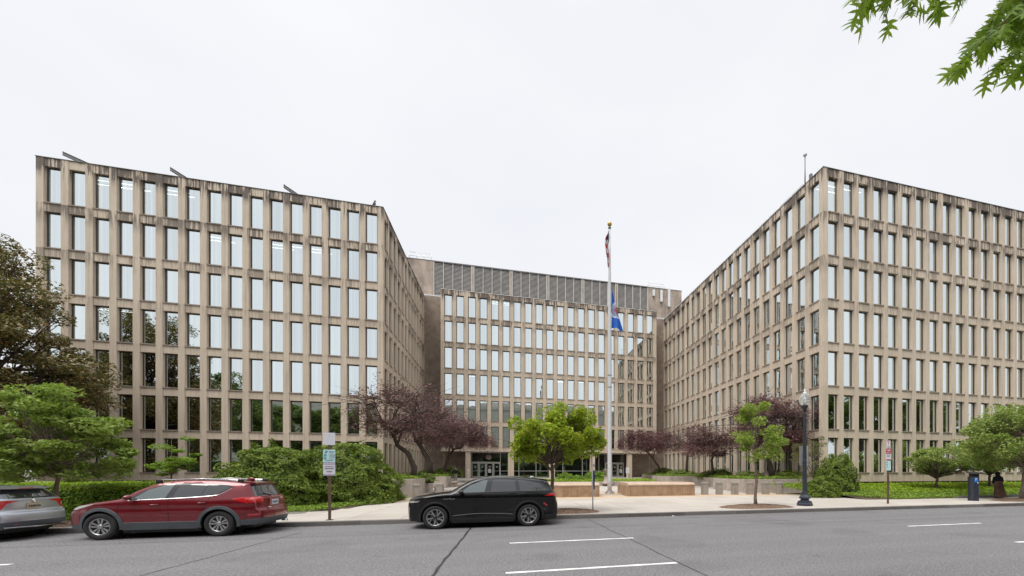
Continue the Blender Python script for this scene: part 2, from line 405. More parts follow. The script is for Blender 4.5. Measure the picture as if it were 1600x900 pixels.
def gz_plaza(y): return .16 + max(0, y - 26) * .029

# ================================================================== GROUND
def sheet(name, pts, z, mat, parent=None, kind='structure'):
    mb = MB(); mb.add([(p[0], p[1], z if len(p) < 3 else p[2]) for p in pts], [list(range(len(pts)))])
    return mb.build(name, mat, parent, kind=kind)
sheet('ground', [(-900, -900), (900, -900), (900, 900), (-900, 900)], -.06, M_GROUND)
KY = 14.55; NY = 1.35
sheet('road', [(-260, NY - .2), (260, NY - .2), (260, KY + .1), (-260, KY + .1)], 0, M_ROAD)
def strip(mb, pts, wd, z):
    pts = [Vector((p[0], p[1])) for p in pts]; vs = []
    for i, p in enumerate(pts):
        d = (pts[min(i + 1, len(pts) - 1)] - pts[max(i - 1, 0)]).normalized(); nn = Vector((-d.y, d.x)) * wd / 2 * (1 + .25 * math.sin(i * 2.3))
        vs += [(p.x + nn.x, p.y + nn.y, z), (p.x - nn.x, p.y - nn.y, z)]
    mb.add(vs, [(2 * i, 2 * i + 1, 2 * i + 3, 2 * i + 2) for i in range(len(pts) - 1)])
road = bpy.data.objects['road']
for y, x0s in ((9.9, (-25.1, -12.85, .1, 13.2, 25.5, 37.6, 49.8)), (6.98, (-23.8, -13.3, 0.0, 12.9, 24.6, 36.8, 49))):
    for x0 in x0s:
        mb = MB(); n = 12; strip(mb, [(x0 + 3.35 * i / n, y) for i in range(n + 1)], .105, .004); mb.build('lane_marking', M_PAINT, road)
def wig(a, b, n=12, amp=.05):
    return [(a[0] + (b[0] - a[0]) * i / n + RNG.normal() * amp, a[1] + (b[1] - a[1]) * i / n + RNG.normal() * amp * .5) for i in range(n + 1)]
def ground_pt(px, py, z=0.0):
    Z = 588 * (EYE - z) / (py - 738); X = (px - 930) * Z / 588
    return (math.cos(YAW) * X + math.sin(YAW) * Z, -math.sin(YAW) * X + math.cos(YAW) * Z)
for a, b, wd in ((ground_pt(736, 824), ground_pt(672, 905), .06), (ground_pt(918, 811), ground_pt(1115, 905), .03), (ground_pt(470, 832), ground_pt(200, 905), .028), (ground_pt(1085, 822), ground_pt(1600, 806), .02)):
    mb = MB(); strip(mb, wig(a, b, 16, .012), wd, .003); mb.build('tar_seam', M_TAR, road)
for y_, a_, b_ in ((12.1, -40, 60), (3.9, -30, 40)):
    mb = MB(); strip(mb, wig((a_, y_), (b_, y_ + .15), 90, .02), .016, .0025); mb.build('tar_seam', M_TAR, road)
# sidewalk bed, kerb stones and slabs
sw = MB(); sw.box(-260, 260, KY + .1, 60, -.05, .118)
side = sw.build('sidewalk', M_JOINT, kind='structure')
km = {}
for i in range(-19, 33):
    x = i * 2.45; mb = None
    if 'k' not in km:
        mb = MB(); mb.cbox(.006, 2.444, 0, .17, -.02, .15, .018); km['k'] = mb.mesh('kerb_stone', M_KERB)
    link('kerb_stone', km['k'], side, (x, KY, random.uniform(-.003, .003)))
for nm, x0, x1 in (('far_kerb_run', -260, -19 * 2.45), ('far_kerb_run', 33 * 2.45, 260)):
    mb = MB(); mb.cbox(x0, x1, KY, KY + .17, -.02, .15, .018); mb.build(nm, M_KERB, side)
def slab(parent, x, y, w_, d_, z, mat, key, tilt=0):
    k = (key, round(w_, 2), round(d_, 2))
    if k not in km:
        mb = MB(); mb.cbox(.009, w_ - .009, .009, d_ - .009, -.05, 0, .009); km[k] = mb.mesh('paving_slab', mat)
    o = link('paving_slab', km[k], parent, (x, y, z + random.uniform(-.002, .002))); o.rotation_euler = (tilt, 0, 0); return o
SW = 1.83
for i in range(-20, 34):
    for j in range(2):
        slab(side, i * SW, KY + .175 + j * SW, SW, SW, .15, M_SLAB, 's')
for i in range(-4, 13):
    for j in range(2, 6):
        slab(side, i * SW, KY + .175 + j * SW, SW, SW, .15, M_SLAB, 's')
mb = MB()
for x0, x1 in ((-260, -20 * SW), (34 * SW, 260)): mb.box(x0, x1, KY + .175, KY + .175 + 2 * SW, .1, .15)
mb.build('far_paving', M_SLAB, side)
# plaza rising gently to the entrance
PY0 = KY + .175 + 6 * SW
plaza = MB(); plaza.add([(-13, PY0, .09), (26, PY0, .09), (26, 59, gz_plaza(59) - .06), (-13, 59, gz_plaza(59) - .06)], [(0, 1, 2, 3)])
plaza = plaza.build('plaza', M_JOINT, kind='structure')
ps = 2.6; sl = math.atan(.029)
for i in range(-5, 10):
    for j in range(12):
        y = PY0 + j * ps
        if y < 26: z = .15
        slab(plaza, i * ps, y, ps, ps, .15 + j * ps * .029, M_PLAZA, 'p', sl)
# manhole cover on the left sidewalk
mb = MB(); mb.lathe([(.36, .151), (.36, .158), (.31, .158), (.30, .152), (.0001, .152)], 24); mhx = ground_pt(462, 802, .15); mb.build('manhole_cover', M_STEEL, side, (mhx[0], mhx[1], 0))
# planted soil at both sides, rising to the walls
def soil(name, x0, x1, y0, y1, z0, z1, n=8):
    mb = MB(); N = n; vs = []; fs = []
    for j in range(N + 1):
        for i in range(N * 2 + 1):
            x = x0 + (x1 - x0) * i / (2 * N); y = y0 + (y1 - y0) * j / N; vs.append((x, y, z0 + (z1 - z0) * j / N + (random.uniform(-.02, .02) if j else 0)))
    for j in range(N):
        for i in range(2 * N):
            a = j * (2 * N + 1) + i; fs.append((a, a + 1, a + 2 * N + 2, a + 2 * N + 1))
    mb.add(vs, fs, 0, True); return mb.build(name, M_SOIL, kind='structure')
soil('planting_bed', -60, -9.2, 17.3, 40, .155, .85)
soil('planting_bed', -9.2, -7.0, 19.4, 40, .156, .80)
soil('planting_bed', 21.5, 70, 18.45, 26, .156, .80)
# near side pavement behind the camera, its lawn and the street's other side (seen only in the glass)
mb = MB(); mb.box(-260, 260, -7, NY - .2, -.05, .15); mb.build('near_sidewalk', M_SLAB, kind='structure')
sheet('lawn', [(-260, -60), (260, -60), (260, -7), (-260, -7)], .02, simple('lawn_grass', (.09, .14, .03), .9, var=.3, scale=2))
for px, py in ((1180, 793.5), (1125, 802.5), (1052, 807)):
    g = ground_pt(px, py, .1 if py < 800 else 0)
    mb = MB(); sphere(mb, (0, 0, .02), .035, 7, 4, sc=(1.6, 1, .6)); o = mb.build('crumpled_paper', M_WHITE, None, (g[0], g[1], .15 if g[1] > KY else .0))
    tag(o, {1180: 'crumpled white scrap lying by the mulch under the slim young tree', 1125: 'white scrap of litter in the gutter right of the long tan wall', 1052: 'small white scrap in the gutter below the long tan wall'}[px], 'litter')

# ================================================================== OFFICE BUILDING
B = thing('office_building', 'beige precast concrete office building with a grid of deep windows round a forecourt', 'building', (0, 0, 0))
PYL, PYR, PYC, BACK = 39.17, 25.63, 54.7, 57.8
OT = [26.17 - ROW * k for k in range(7)]; OB = [23.30 - ROW * k for k in range(7)]; WIN_H = 2.87
def panel_mesh(wl, wr, ow, zb, zo, zt):
    """precast unit: local x from 0 to wl+ow+wr, z from 0; zo = height of the opening's foot, zt = top above the opening"""
    k = ('panel', round(wl, 3), round(wr, 3), round(ow, 3), round(zo, 3), round(zt, 3))
    if k in km: return km[k]
    mb = MB(); g = .002; W = wl + ow + wr; H = zo + WIN_H + zt; D = .30; r = .035
    x = [g, wl, wl + ow, W - g]; z = [0, zo, zo + WIN_H, H]
    def quad(a, b, c, d, sm=False): mb.add([a, b, c, d], [(0, 1, 2, 3)])
    # piers, full height, proud
    for a, b in ((x[0], x[1]), (x[2], x[3])):
        quad((a, 0, z[0]), (b, 0, z[0]), (b, 0, z[3]), (a, 0, z[3]))
    # spandrels, recessed by r
    for a, b in ((z[0], z[1]), (z[2], z[3])):
        quad((x[1], r, a), (x[2], r, a), (x[2], r, b), (x[1], r, b))
        quad((x[1], 0, a), (x[1], r, a), (x[1], r, b), (x[1], 0, b)); quad((x[2], r, a), (x[2], 0, a), (x[2], 0, b), (x[2], r, b))
    # jambs, splayed a little, head and foot
    s = .045
    quad((x[1], 0, z[1]), (x[1] + s, D, z[1]), (x[1] + s, D, z[2]), (x[1], 0, z[2]))
    quad((x[2] - s, D, z[1]), (x[2], 0, z[1]), (x[2], 0, z[2]), (x[2] - s, D, z[2]))
    quad((x[1], r, z[2]), (x[2], r, z[2]), (x[2] - s, D, z[2] - .02), (x[1] + s, D, z[2] - .02))
    quad((x[1] + s, D, z[1]), (x[2] - s, D, z[1]), (x[2], r, z[1]), (x[1], r, z[1]))
    # outer edges
    quad((g, 0, z[0]), (g, 0, z[3]), (g, D, z[3]), (g, D, z[0])); quad((W - g, 0, z[3]), (W - g, 0, z[0]), (W - g, D, z[0]), (W - g, D, z[3]))
    if zt > .5: quad((g, 0, z[3]), (W - g, 0, z[3]), (W - g, D, z[3]), (g, D, z[3]))
    if zo > .5: quad((g, D, z[0]), (W - g, D, z[0]), (W - g, 0, z[0]), (g, 0, z[0]))
    # sill ledge
    mb.box(x[1] - .01, x[2] + .01, -.03, r + .01, z[1] - .085, z[1] + .008, 1)
    km[k] = mb.mesh('facade_panel', [M_FAC, M_SILL]); return km[k]
def win_mesh(ow):
    k = ('win', round(ow, 3))
    if k in km: return km[k]
    mb = MB(); f = .05; w2 = ow - .09; h = WIN_H - .02
    mb.box(0, f, 0, .07, 0, h); mb.box(w2 - f, w2, 0, .07, 0, h); mb.box(f, w2 - f, 0, .07, 0, f * .8); mb.box(f, w2 - f, 0, .07, h - f * 1.6, h)
    a = mb.mesh('window', M_FRAME)
    mb = MB(); mb.add([(f, .045, f * .8), (w2 - f, .045, f * .8), (w2 - f, .045, h - f * 1.6), (f, .045, h - f * 1.6)], [(0, 1, 2, 3)])
    b = mb.mesh('pane', M_PANE); km[k] = (a, b); return km[k]
units = []   # (score, matrix, panelmesh, winmesh, windowoffset)
def proj(p):
    c, s = math.cos(YAW), math.sin(YAW); X = c * p[0] - s * p[1]; Z = s * p[0] + c * p[1]
    return (930 + 588 * X / Z, 738 - 588 * (p[2] - EYE) / Z, Z) if Z > .1 else (9e9, 0, 1)
def facade(org, ang, n, pitch, ow, ml, mr, rows, base_z):
    """org = left end seen from outside; ang = direction of the wall"""
    hp = (pitch - ow) / 2
    for r in rows:
        zo = (OB[r] - OT[r + 1]) / 2 if r < 6 and not (r == rows[-1]) else OB[r] - base_z
        zt = (ZTOP - OT[0]) if r == 0 else (OB[r - 1] - OT[r]) / 2
        zb = OB[r] - zo; u = 0
        for i in range(n):
            wl = ml if i == 0 else hp; wr = mr if i == n - 1 else hp
            M = Matrix.Translation(Vector(org)) @ Matrix.Rotation(ang, 4, 'Z') @ Matrix.Translation((u, 0, zb))
            pts = [proj(M @ Vector((a, 0, b))) for a in (wl, wl + ow) for b in (zo, zo + WIN_H)]
            area = abs(pts[0][0] - pts[2][0]) * abs(pts[0][1] - pts[1][1])
            if pts[0][0] > 1600 and pts[2][0] > 1600: area *= .01
            units.append((area, M, panel_mesh(wl, wr, ow, zb, zo, zt), win_mesh(ow), (wl + .045, .20, zo + .005)))
            u += wl + ow + wr
    return
p15 = 1.525
facade((-36.1, PYL, 0), 0, 16, (24.86 - .93 + (1.525 - 1.05)) / 16, 1.05, .45, .48, range(7), 1.15)
facade((-11.24, PYL, 0), R(90), 12, (BACK - PYL - .95 + .47) / 12, 1.05, .48, .47, range(7), 1.15)
facade((-8.57, PYC, 0), 0, 20, (31.37 - .95 + .5) / 20, 1.05, .42, .53, range(6), 4.72)
facade((25.3, BACK, 0), R(-90), 21, (BACK - PYR - .9 + .47) / 21, 1.03, .47, .43, range(7), 1.03)
facade((25.3, PYR, 0), 0, 19, 1.553, 1.08, .48, .45, range(7), 1.03)
units.sort(key=lambda t: -t[0])
restp = MB(); restw = MB(); restg = MB()
def merge(mb, me, M):
    o = len(mb.v); mb.v += [tuple(M @ v.co) for v in me.vertices]
    for p in me.polygons: mb.f.append([i + o for i in p.vertices]); mb.m.append(p.material_index); mb.sm.append(False)
for i, (sc, M, pm, wm, off) in enumerate(units):
    if i < 300:
        o = link('facade_panel', pm, B); o.matrix_local = M
        q = link('window', wm[0], B); q.matrix_local = M @ Matrix.Translation(off); link('pane', wm[1], q)
    else:
        merge(restp, pm, M); merge(restw, wm[0], M @ Matrix.Translation(off)); merge(restg, wm[1], M @ Matrix.Translation(off))
restp.build('facade_panel', [M_FAC, M_SILL], B, kind='stuff')
rw = restw.build('window', M_FRAME, B, kind='stuff'); restg.build('pane', M_PANE, rw, kind='stuff')
# body of the building behind the panels
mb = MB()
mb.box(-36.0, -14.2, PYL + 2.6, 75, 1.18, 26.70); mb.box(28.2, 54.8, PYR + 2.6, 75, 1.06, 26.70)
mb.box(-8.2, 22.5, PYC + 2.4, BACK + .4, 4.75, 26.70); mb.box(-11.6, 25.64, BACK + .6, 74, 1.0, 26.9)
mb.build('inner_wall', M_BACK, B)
M_LIT = bpy.data.materials.new('ceiling_lamp_glow'); M_LIT.use_nodes = True; e_ = M_LIT.node_tree.nodes['Principled BSDF']; e_.inputs['Emission Color'].default_value = (1, .98, .9, 1); e_.inputs['Emission Strength'].default_value = 5
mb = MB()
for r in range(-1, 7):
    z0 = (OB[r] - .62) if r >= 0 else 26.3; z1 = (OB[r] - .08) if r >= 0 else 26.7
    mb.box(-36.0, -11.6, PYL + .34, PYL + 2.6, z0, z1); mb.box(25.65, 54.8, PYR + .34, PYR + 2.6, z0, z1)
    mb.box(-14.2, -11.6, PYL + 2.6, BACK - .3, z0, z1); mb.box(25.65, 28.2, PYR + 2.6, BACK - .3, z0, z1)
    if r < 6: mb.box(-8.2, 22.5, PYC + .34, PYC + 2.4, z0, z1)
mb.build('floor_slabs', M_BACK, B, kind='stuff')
for (x0, yw, r, n_) in ((-33.0, PYL, 0, 2), (-31.4, PYL, 0, 2), (-28.3, PYL, 0, 2), (-25.3, PYL, 1, 2), (-20.7, PYL, 1, 2), (-19.1, PYL, 1, 1), (-17.6, PYL, 1, 2), (-33.1, PYL, 3, 1), (-31.5, PYL, 3, 1), (26.4, PYR, 0, 2), (28.4, PYR, 0, 1), (-2.0, PYC, 0, 2), (-.5, PYC, 0, 2), (-5.2, PYC, 3, 1), (-3.6, PYC, 4, 2), (2.5, PYC, 4, 2), (7.2, PYC, 3, 2), (10.1, PYC, 3, 1)):
    for q in range(n_):
        mb = MB(); yy = yw + .75 + .55 * q; zz = OT[r] - .12; mb.box(x0 - .5, x0 + 1.6, yy, yy + .07, zz, zz + .03); mb.build('ceiling_lamp', M_LIT, B)
mb = MB(); mb.box(-35.4, -12.2, PYL + .9, 74, -.1, 1.2); mb.build('recessed_plinth', M_BACK, B); mb = MB(); mb.box(26.2, 54, PYR + .9, 74, -.1, 1.08); mb.build('recessed_plinth', M_BACK, B)
# end faces and coping
mb = MB(); mb.box(-36.13, -36.09, PYL + .02, 75, 1.16, 26.8); mb.box(-8.60, -8.565, PYC + .015, BACK, 4.73, 26.8); mb.box(22.80, 22.84, PYC + .015, BACK, 4.73, 26.8); mb.build('end_wall', M_FAC, B)
for x0, x1, y0, y1 in ((-36.15, -11.2, PYL - .03, PYL + .4), (-11.6, -11.2, PYL + .4, BACK), (25.27, 54.9, PYR - .03, PYR + .4), (25.27, 25.7, PYR + .4, BACK), (-36.15, -35.8, PYL + .4, 75)):
    mb = MB(); mb.box(x0, x1, y0, y1, ZTOP, ZTOP + .05); mb.build('coping', M_COPING, B)
mb = MB(); mb.box(-7.9, 22.6, PYC + .3, PYC + .5, ZTOP - .05, ZTOP + .18); mb.box(-8.6, 22.83, PYC - .02, PYC + .3, ZTOP, ZTOP + .04)
for x in np.arange(-11.24, -8.6, .5): pass
mb.box(-11.3, -8.5, BACK - .15, BACK + .3, 26.98, 27.2); mb.box(22.8, 25.4, BACK - .15, BACK + .3, 26.98, 27.2)
y = PYR + 2.2
while y < BACK - 1:
    mb.box(25.30, 25.55, y, y + 1.35, ZTOP + .05, ZTOP + .17 + random.uniform(0, .06)); y += 1.52
mb.build('roof_flashing', M_FLASH, B)
mb = MB()
for x0, x1, y0, y1 in ((-36, -11.4, PYL + .2, 75), (25.5, 54.8, PYR + .2, 75), (-8.5, 22.7, PYC + .2, BACK)): mb.box(x0, x1, y0, y1, 26.72, 26.79)
mb.build('roof', M_COPING, B)
# underside ledges of the fronts
mb = MB()
for x0, x1, y0, z in ((-36.1, -11.25, PYL, 1.15), (25.31, 54.8, PYR, 1.03)): mb.box(x0, x1, y0 + .01, y0 + .95, z - .02, z + .03)
mb.box(-8.57, 22.8, PYC + .01, BACK, 4.68, 4.74); mb.build('soffit', M_SILL, B)
# penthouse: stained concrete ends and the louvred screen
mb = MB(); PZ = 32.15; PYF = BACK + .1
mb.box(-16.0, -10.0, PYF, 72, 27.0, PZ); mb.box(22.62, 28.65, PYF, 72, 27.0, PZ - .03); mb.box(-10.0, 22.62, PYF + .5, 72, 26.9, PZ - .1)
mb.build('penthouse_wall', M_PENT, B)
mb = MB(); mb.box(-16.05, -10, PYF - .04, PYF + .6, PZ, PZ + .06); mb.box(-10, 22.62, PYF - .06, PYF + .6, PZ - .1, PZ + .06); mb.box(22.62, 28.68, PYF - .04, PYF + .6, PZ - .03, PZ + .04)
mb.build('penthouse_coping', M_COPING, B)
strips = 5; total = 32.62; sw_ = .36; pw = (total - strips * sw_) / 24
mb = MB(); n_s = 27
for k in range(n_s):
    z = 27.05 + k * (PZ - .15 - 27.05) / n_s
    mb.add([(0.03, .02, z), (pw - .03, .02, z), (pw - .03, .13, z + .15), (.03, .13, z + .15)], [(0, 1, 2, 3)])
louv = mb.mesh('louver_panel', M_LOUV)
mb = MB(); mb.box(-.03, .035, -.05, .2, 27.0, PZ - .12); mull = mb.mesh('mullion', M_WHITE)
mb = MB(); mb.box(.04, sw_ - .04, -.03, .3, 27.0, PZ - .11); cst = mb.mesh('screen_pier', M_PENT)
x = -10.0
for i in range(24):
    link('mullion', mull, B, (x, PYF, 0)); link('louver_panel', louv, B, (x, PYF, 0)); x += pw
    if i % 4 == 3 and i < 23:
        link('mullion', mull, B, (x, PYF, 0)); link('screen_pier', cst, B, (x, PYF, 0)); x += sw_
link('mullion', mull, B, (x, PYF, 0))
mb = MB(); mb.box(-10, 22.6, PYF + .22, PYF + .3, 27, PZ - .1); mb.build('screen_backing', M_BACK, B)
# pierced block screens at the inner corners and beside the entrances
def lattice(x0, x1, z0, z1, y):
    mb = MB(); cw, ch = .26, .165; nz_ = int(round((z1 - z0) / ch)); ch = (z1 - z0) / nz_
    for j in range(nz_):
        xs = x0 - (cw / 2 if j % 2 else 0)
        while xs < x1 - 1e-6:
            a, b = max(xs, x0), min(xs + cw, x1)
            if b - a > .02:
                z = z0 + j * ch; o = [(a, y, z), (b, y, z), (b, y, z + ch), (a, y, z + ch)]
                if b - a > cw * .9:
                    cx = (a + b) / 2; cz = z + ch / 2; hx, hz = cw * .33, ch * .36
                    i_ = [(cx - hx * .5, y, cz - hz), (cx + hx * .5, y, cz - hz), (cx + hx, y, cz), (cx + hx * .5, y, cz + hz), (cx - hx * .5, y, cz + hz), (cx - hx, y, cz)]
                    bk = [(q[0], y + .14, q[2]) for q in i_]
                    mb.add(o + i_ + bk, [(0, 1, 5, 4), (1, 6, 5), (1, 2, 6), (2, 7, 6), (2, 3, 8, 7), (3, 9, 8), (3, 0, 9), (0, 4, 9)] + [(4 + k, 4 + (k + 1) % 6, 10 + (k + 1) % 6, 10 + k) for k in range(6)])
                else: mb.add(o, [(0, 1, 2, 3)])
            xs += cw
    mb.build('pierced_block_screen', M_LATT, B, kind='stuff')
lattice(-11.22, -8.6, 1.0, 26.98, BACK - .2); lattice(22.84, 25.3, 1.0, 26.98, BACK - .2)
lattice(-8.6, -5.0, 1.0, 4.68, BACK - .2); lattice(18.9, 22.84, 1.0, 4.68, BACK - .2)
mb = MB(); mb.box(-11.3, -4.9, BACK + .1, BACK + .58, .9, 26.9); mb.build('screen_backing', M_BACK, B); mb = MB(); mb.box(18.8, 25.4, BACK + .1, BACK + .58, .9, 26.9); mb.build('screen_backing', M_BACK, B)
# ground floor: pillars, glazed lobby, doors
GZ = 1.05; GY = 56.4
pil = ((-5.4, -4.73), (.36, 1.16), (6.2, 7.0), (12.35, 13.03), (18.15, 18.87))
for a, b in pil:
    mb = MB(); mb.box(a, b, PYC + .12, PYC + .12 + (b - a), GZ - .3, 4.69); mb.build('pillar', M_FAC, B)
def glazing(x0, x1, muls, trans=((2.02, .08),), z0=GZ, z1=4.68, y=GY):
    xs = [x0] + list(muls) + [x1]
    for a, b in zip(xs[:-1], xs[1:]):
        mb = MB(); f = .05
        mb.box(a, a + f, y - .06, y + .06, z0, z1); mb.box(b - f, b, y - .06, y + .06, z0, z1)
        mb.box(a + f, b - f, y - .055, y + .055, z1 - f, z1); mb.box(a + f, b - f, y - .055, y + .055, z0, z0 + .09)
        for tz, th in trans: mb.box(a + f, b - f, y - .055, y + .055, tz - th / 2, tz + th / 2)
        fr = mb.build('lobby_window', M_ALU, B)
        mb = MB(); mb.add([(a + f, y + .01, z0 + .05), (b - f, y + .01, z0 + .05), (b - f, y + .01, z1 - .03), (a + f, y + .01, z1 - .03)], [(0, 1, 2, 3)]); mb.build('pane', M_LOBBY, fr)
glazing(.36, 6.6, (1.9, 4.4)); glazing(6.6, 13.0, (8.4, 11.4))
glazing(-.75, .36, ()); glazing(13.0, 15.0, (14.0,)); 
M_DECAL = simple('white_decal', (.72, .74, .74), .6)
def doors(x0, n, wd, notes):
    z1 = 3.22
    fr = MB(); W = n * wd
    fr.box(x0, x0 + W, GY - .07, GY + .05, z1, z1 + .12)
    fr.box(x0 - .03, x0 + .03, GY - .07, GY + .05, GZ, 4.68); fr.box(x0 + W - .03, x0 + W + .03, GY - .07, GY + .05, GZ, 4.68); fr.box(x0 + .03, x0 + W - .03, GY - .068, GY + .05, 4.6, 4.68)
    o = fr.build('door_surround', M_ALU, B)
    mb = MB(); mb.add([(x0 + .03, GY, z1 + .12), (x0 + W - .03, GY, z1 + .12), (x0 + W - .03, GY, 4.6), (x0 + .03, GY, 4.6)], [(0, 1, 2, 3)]); mb.build('pane', M_LOBBY, o)
    for i in range(n):
        a = x0 + i * wd + .035; b = a + wd - .04; f = .13
        mb = MB(); mb.box(a, a + f, GY - .05, GY, GZ + .01, z1 - .01); mb.box(b - f, b, GY - .05, GY, GZ + .01, z1 - .01); mb.box(a + f, b - f, GY - .048, GY, GZ + .01, GZ + .2); mb.box(a + f, b - f, GY - .048, GY, z1 - .14, z1 - .01)
        mb.box(a + f, b - f, GY - .047, GY, 2.0, 2.05)
        d = mb.build('door', M_ALU, B)
        mb = MB(); mb.add([(a + f, GY - .02, GZ + .2), (b - f, GY - .02, GZ + .2), (b - f, GY - .02, z1 - .14), (a + f, GY - .02, z1 - .14)], [(0, 1, 2, 3)]); mb.build('pane', M_LOBBY, d)
        mb = MB(); mb.lathe([(.13, GY - .03), (.13, GY - .04), (.075, GY - .04), (.075, GY - .03)], 14, (a + b) / 2, 2.62, axis='y', cap=False); mb.build('round_decal', M_DECAL, d)
        if i in notes:
            mb = MB(); mb.box((a + b) / 2 - .2, (a + b) / 2 + .2, GY - .035, GY - .03, 1.75, 2.32); mb.build('paper_notice', M_WHITE, d)
doors(-4.75, 4, 1.0, (2,)); doors(15.0, 3, 1.02, (2,))
mb = MB(); cx, cz = -2.35, 4.0
mb.lathe([(.40, GY - .08), (.40, GY - .11), (.34, GY - .115), (.33, GY - .10), (.22, GY - .10), (.21, GY - .12), (.0001, GY - .125)], 28, cx, cz, axis='y'); mb.build('round_seal', M_SILL, B)
mb = MB(); mb.box(13.1, 18.1, 57.2, 57.3, 1, 4.7); mb.box(-4.75, -.75, 57.2, 57.3, 1, 4.7); mb.box(.3, 13.1, 57.2, 57.3, 1, 4.7); mb.build('lobby_wall', M_BACK, B)
mb = MB()
for x in (13.15, 13.45): mb.box(x - .1 - .6, x + .1 - .6, PYC + .06, PYC + .115, 2.7, 3.05)
mb.build('wall_lamp', M_STEEL, B)

# things on the roof
for x, y, ex, ey, n in ((-33.4, PYL + .1, -.95, -.25, 'first'), (-26.85, PYL + .1, -.6, -.2, 'second'), (-18.6, PYL + .1, -.65, -.2, 'third'), (-12.6, PYL + .1, .65, .1, 'fourth')):
    t = thing('roof_davit', {'first': 'long steel davit beam jutting over the left front parapet by its outer corner', 'second': 'steel davit beam on the left front parapet above the sixth window', 'third': 'steel davit beam on the left front parapet above the eleventh window', 'fourth': 'short steel davit beam at the inner corner of the left front roof'}[n], 'roof beam', (x, y, ZTOP + .05), 0, 'davit beams on the left roof')
    mb = MB(); a = Vector((.3, .4, -.02)); e = Vector((ex, ey, .26 if n == 'first' else .36)); d = (e - a).normalized(); sd_ = Vector((-d.y, d.x, 0)).normalized(); up_ = d.cross(sd_) * -1
    for off, hh, ww in ((0, .015, .07), (.24, .015, .07)):
        vs = []
        for p in (a, e):
            for s1, s2 in ((-1, -1), (1, -1), (1, 1), (-1, 1)): vs.append(p + sd_ * s1 * ww + Vector((0, 0, off)) + Vector((0, 0, s2 * hh)))
        mb.add(vs, [(0, 1, 2, 3), (7, 6, 5, 4), (0, 4, 5, 1), (1, 5, 6, 2), (2, 6, 7, 3), (3, 7, 4, 0)])
    mb.build('flange', M_STEEL, t)
    mb = MB(); vs = []
    for p in (a, e):
        for s1, z in ((-.01, .01), (.01, .01), (.01, .23), (-.01, .23)): vs.append(p + sd_ * s1 + Vector((0, 0, z)))
    mb.add(vs, [(0, 1, 2, 3), (7, 6, 5, 4), (0, 4, 5, 1), (1, 5, 6, 2), (2, 6, 7, 3), (3, 7, 4, 0)]); mb.build('web', simple('galvanised_web', (.34, .33, .34), .6, .2), t)
def railing(label, x0, x1, y, z, h):
    t = thing('roof_railing', label, 'railing', (x0, y, z), 0, 'railings on the penthouse')
    for k in range(4):
        x = (x1 - x0) * k / 3; mb = MB(); mb.tube([(x, 0, 0), (x, 0, h)], .03, 6); mb.build('post', M_ALU, t)
    for hh in (h, h * .5):
        mb = MB(); mb.tube([(0, 0, hh), (x1 - x0, 0, hh)], .025, 6); mb.build('rail', M_ALU, t)
railing('thin grey safety railing on the left end of the penthouse roof', -13.3, -10.4, PYF + .3, PZ + .06, 1.0)
railing('thin grey safety railing on the right end of the penthouse roof', 22.8, 25.7, PYF + .3, PZ + .04, .8)
for x, z0, h, n in ((23.6, 30.7, 1.0, 'small white antenna panel, leftmost of three on the right penthouse wall'), (24.95, 29.9, 1.9, 'middle white antenna panel on the right penthouse wall'), (26.3, 29.2, 3.0, 'tallest white antenna panel at the right edge of the penthouse wall')):
    t = thing('antenna_panel', n, 'antenna', (x, PYF - .15, z0), 0, 'antennas on the penthouse')
    mb = MB(); mb.cbox(-.2, .2, -.14, .06, 0, h, .03); mb.build('antenna_cover', M_WHITE, t)
    mb = MB(); mb.tube([(0, .1, -.35), (0, .1, h + .1)], .04, 6); mb.box(-.05, .05, .05, .15, h * .3, h * .34); mb.build('bracket', M_STEEL, t)
t = thing('weather_mast', 'slim grey mast with a round head on the right wing roof', 'mast', (25.7, 28.0, ZTOP)); H_ = 3.1
mb = MB(); mb.tube([(0, 0, 0), (0, 0, H_ - .25)], [.06, .04], 8); mb.build('pole', M_STEEL, t)
mb = MB(); sphere(mb, (0, 0, H_ - .1), .17, 12, 8, sc=(1, 1, .85)); mb.lathe([(.05, H_ + .02), (.04, H_ + .18)], 8); mb.build('round_head', M_FLASH, t)
mb = MB(); mb.cbox(-.1, .1, -.1, .1, 0, .62, .03); mb.box(-.14, .14, -.14, .14, 0, .06); tag(mb.build('roof_vent', M_STEEL, None, (25.55, 27.2, ZTOP + .05)), 'small grey vent box near the right wing corner, beside the mast', 'vent')
mb = MB(); mb.cbox(-.3, .3, -.2, .2, 0, .4, .05); mb.tube([(.1, 0, .3), (.15, 0, .9)], .04, 6); tag(mb.build('roof_floodlight', M_WHITE, None, (26.1, BACK - .5, 27.0)), 'white roof unit below the tallest antenna panel', 'roof unit')

# low stone wall left of the office building
mb = MB(); mb.cbox(-62, -36.6, 38.2, 38.8, .3, 1.75, .05); tag(mb.build('stone_wall', M_PLANT, None), 'low pale stone wall behind the hedge at the far left', 'wall')

# ================================================================== FORECOURT
def Pz(y): return .16 + max(0, y - 26) * .029
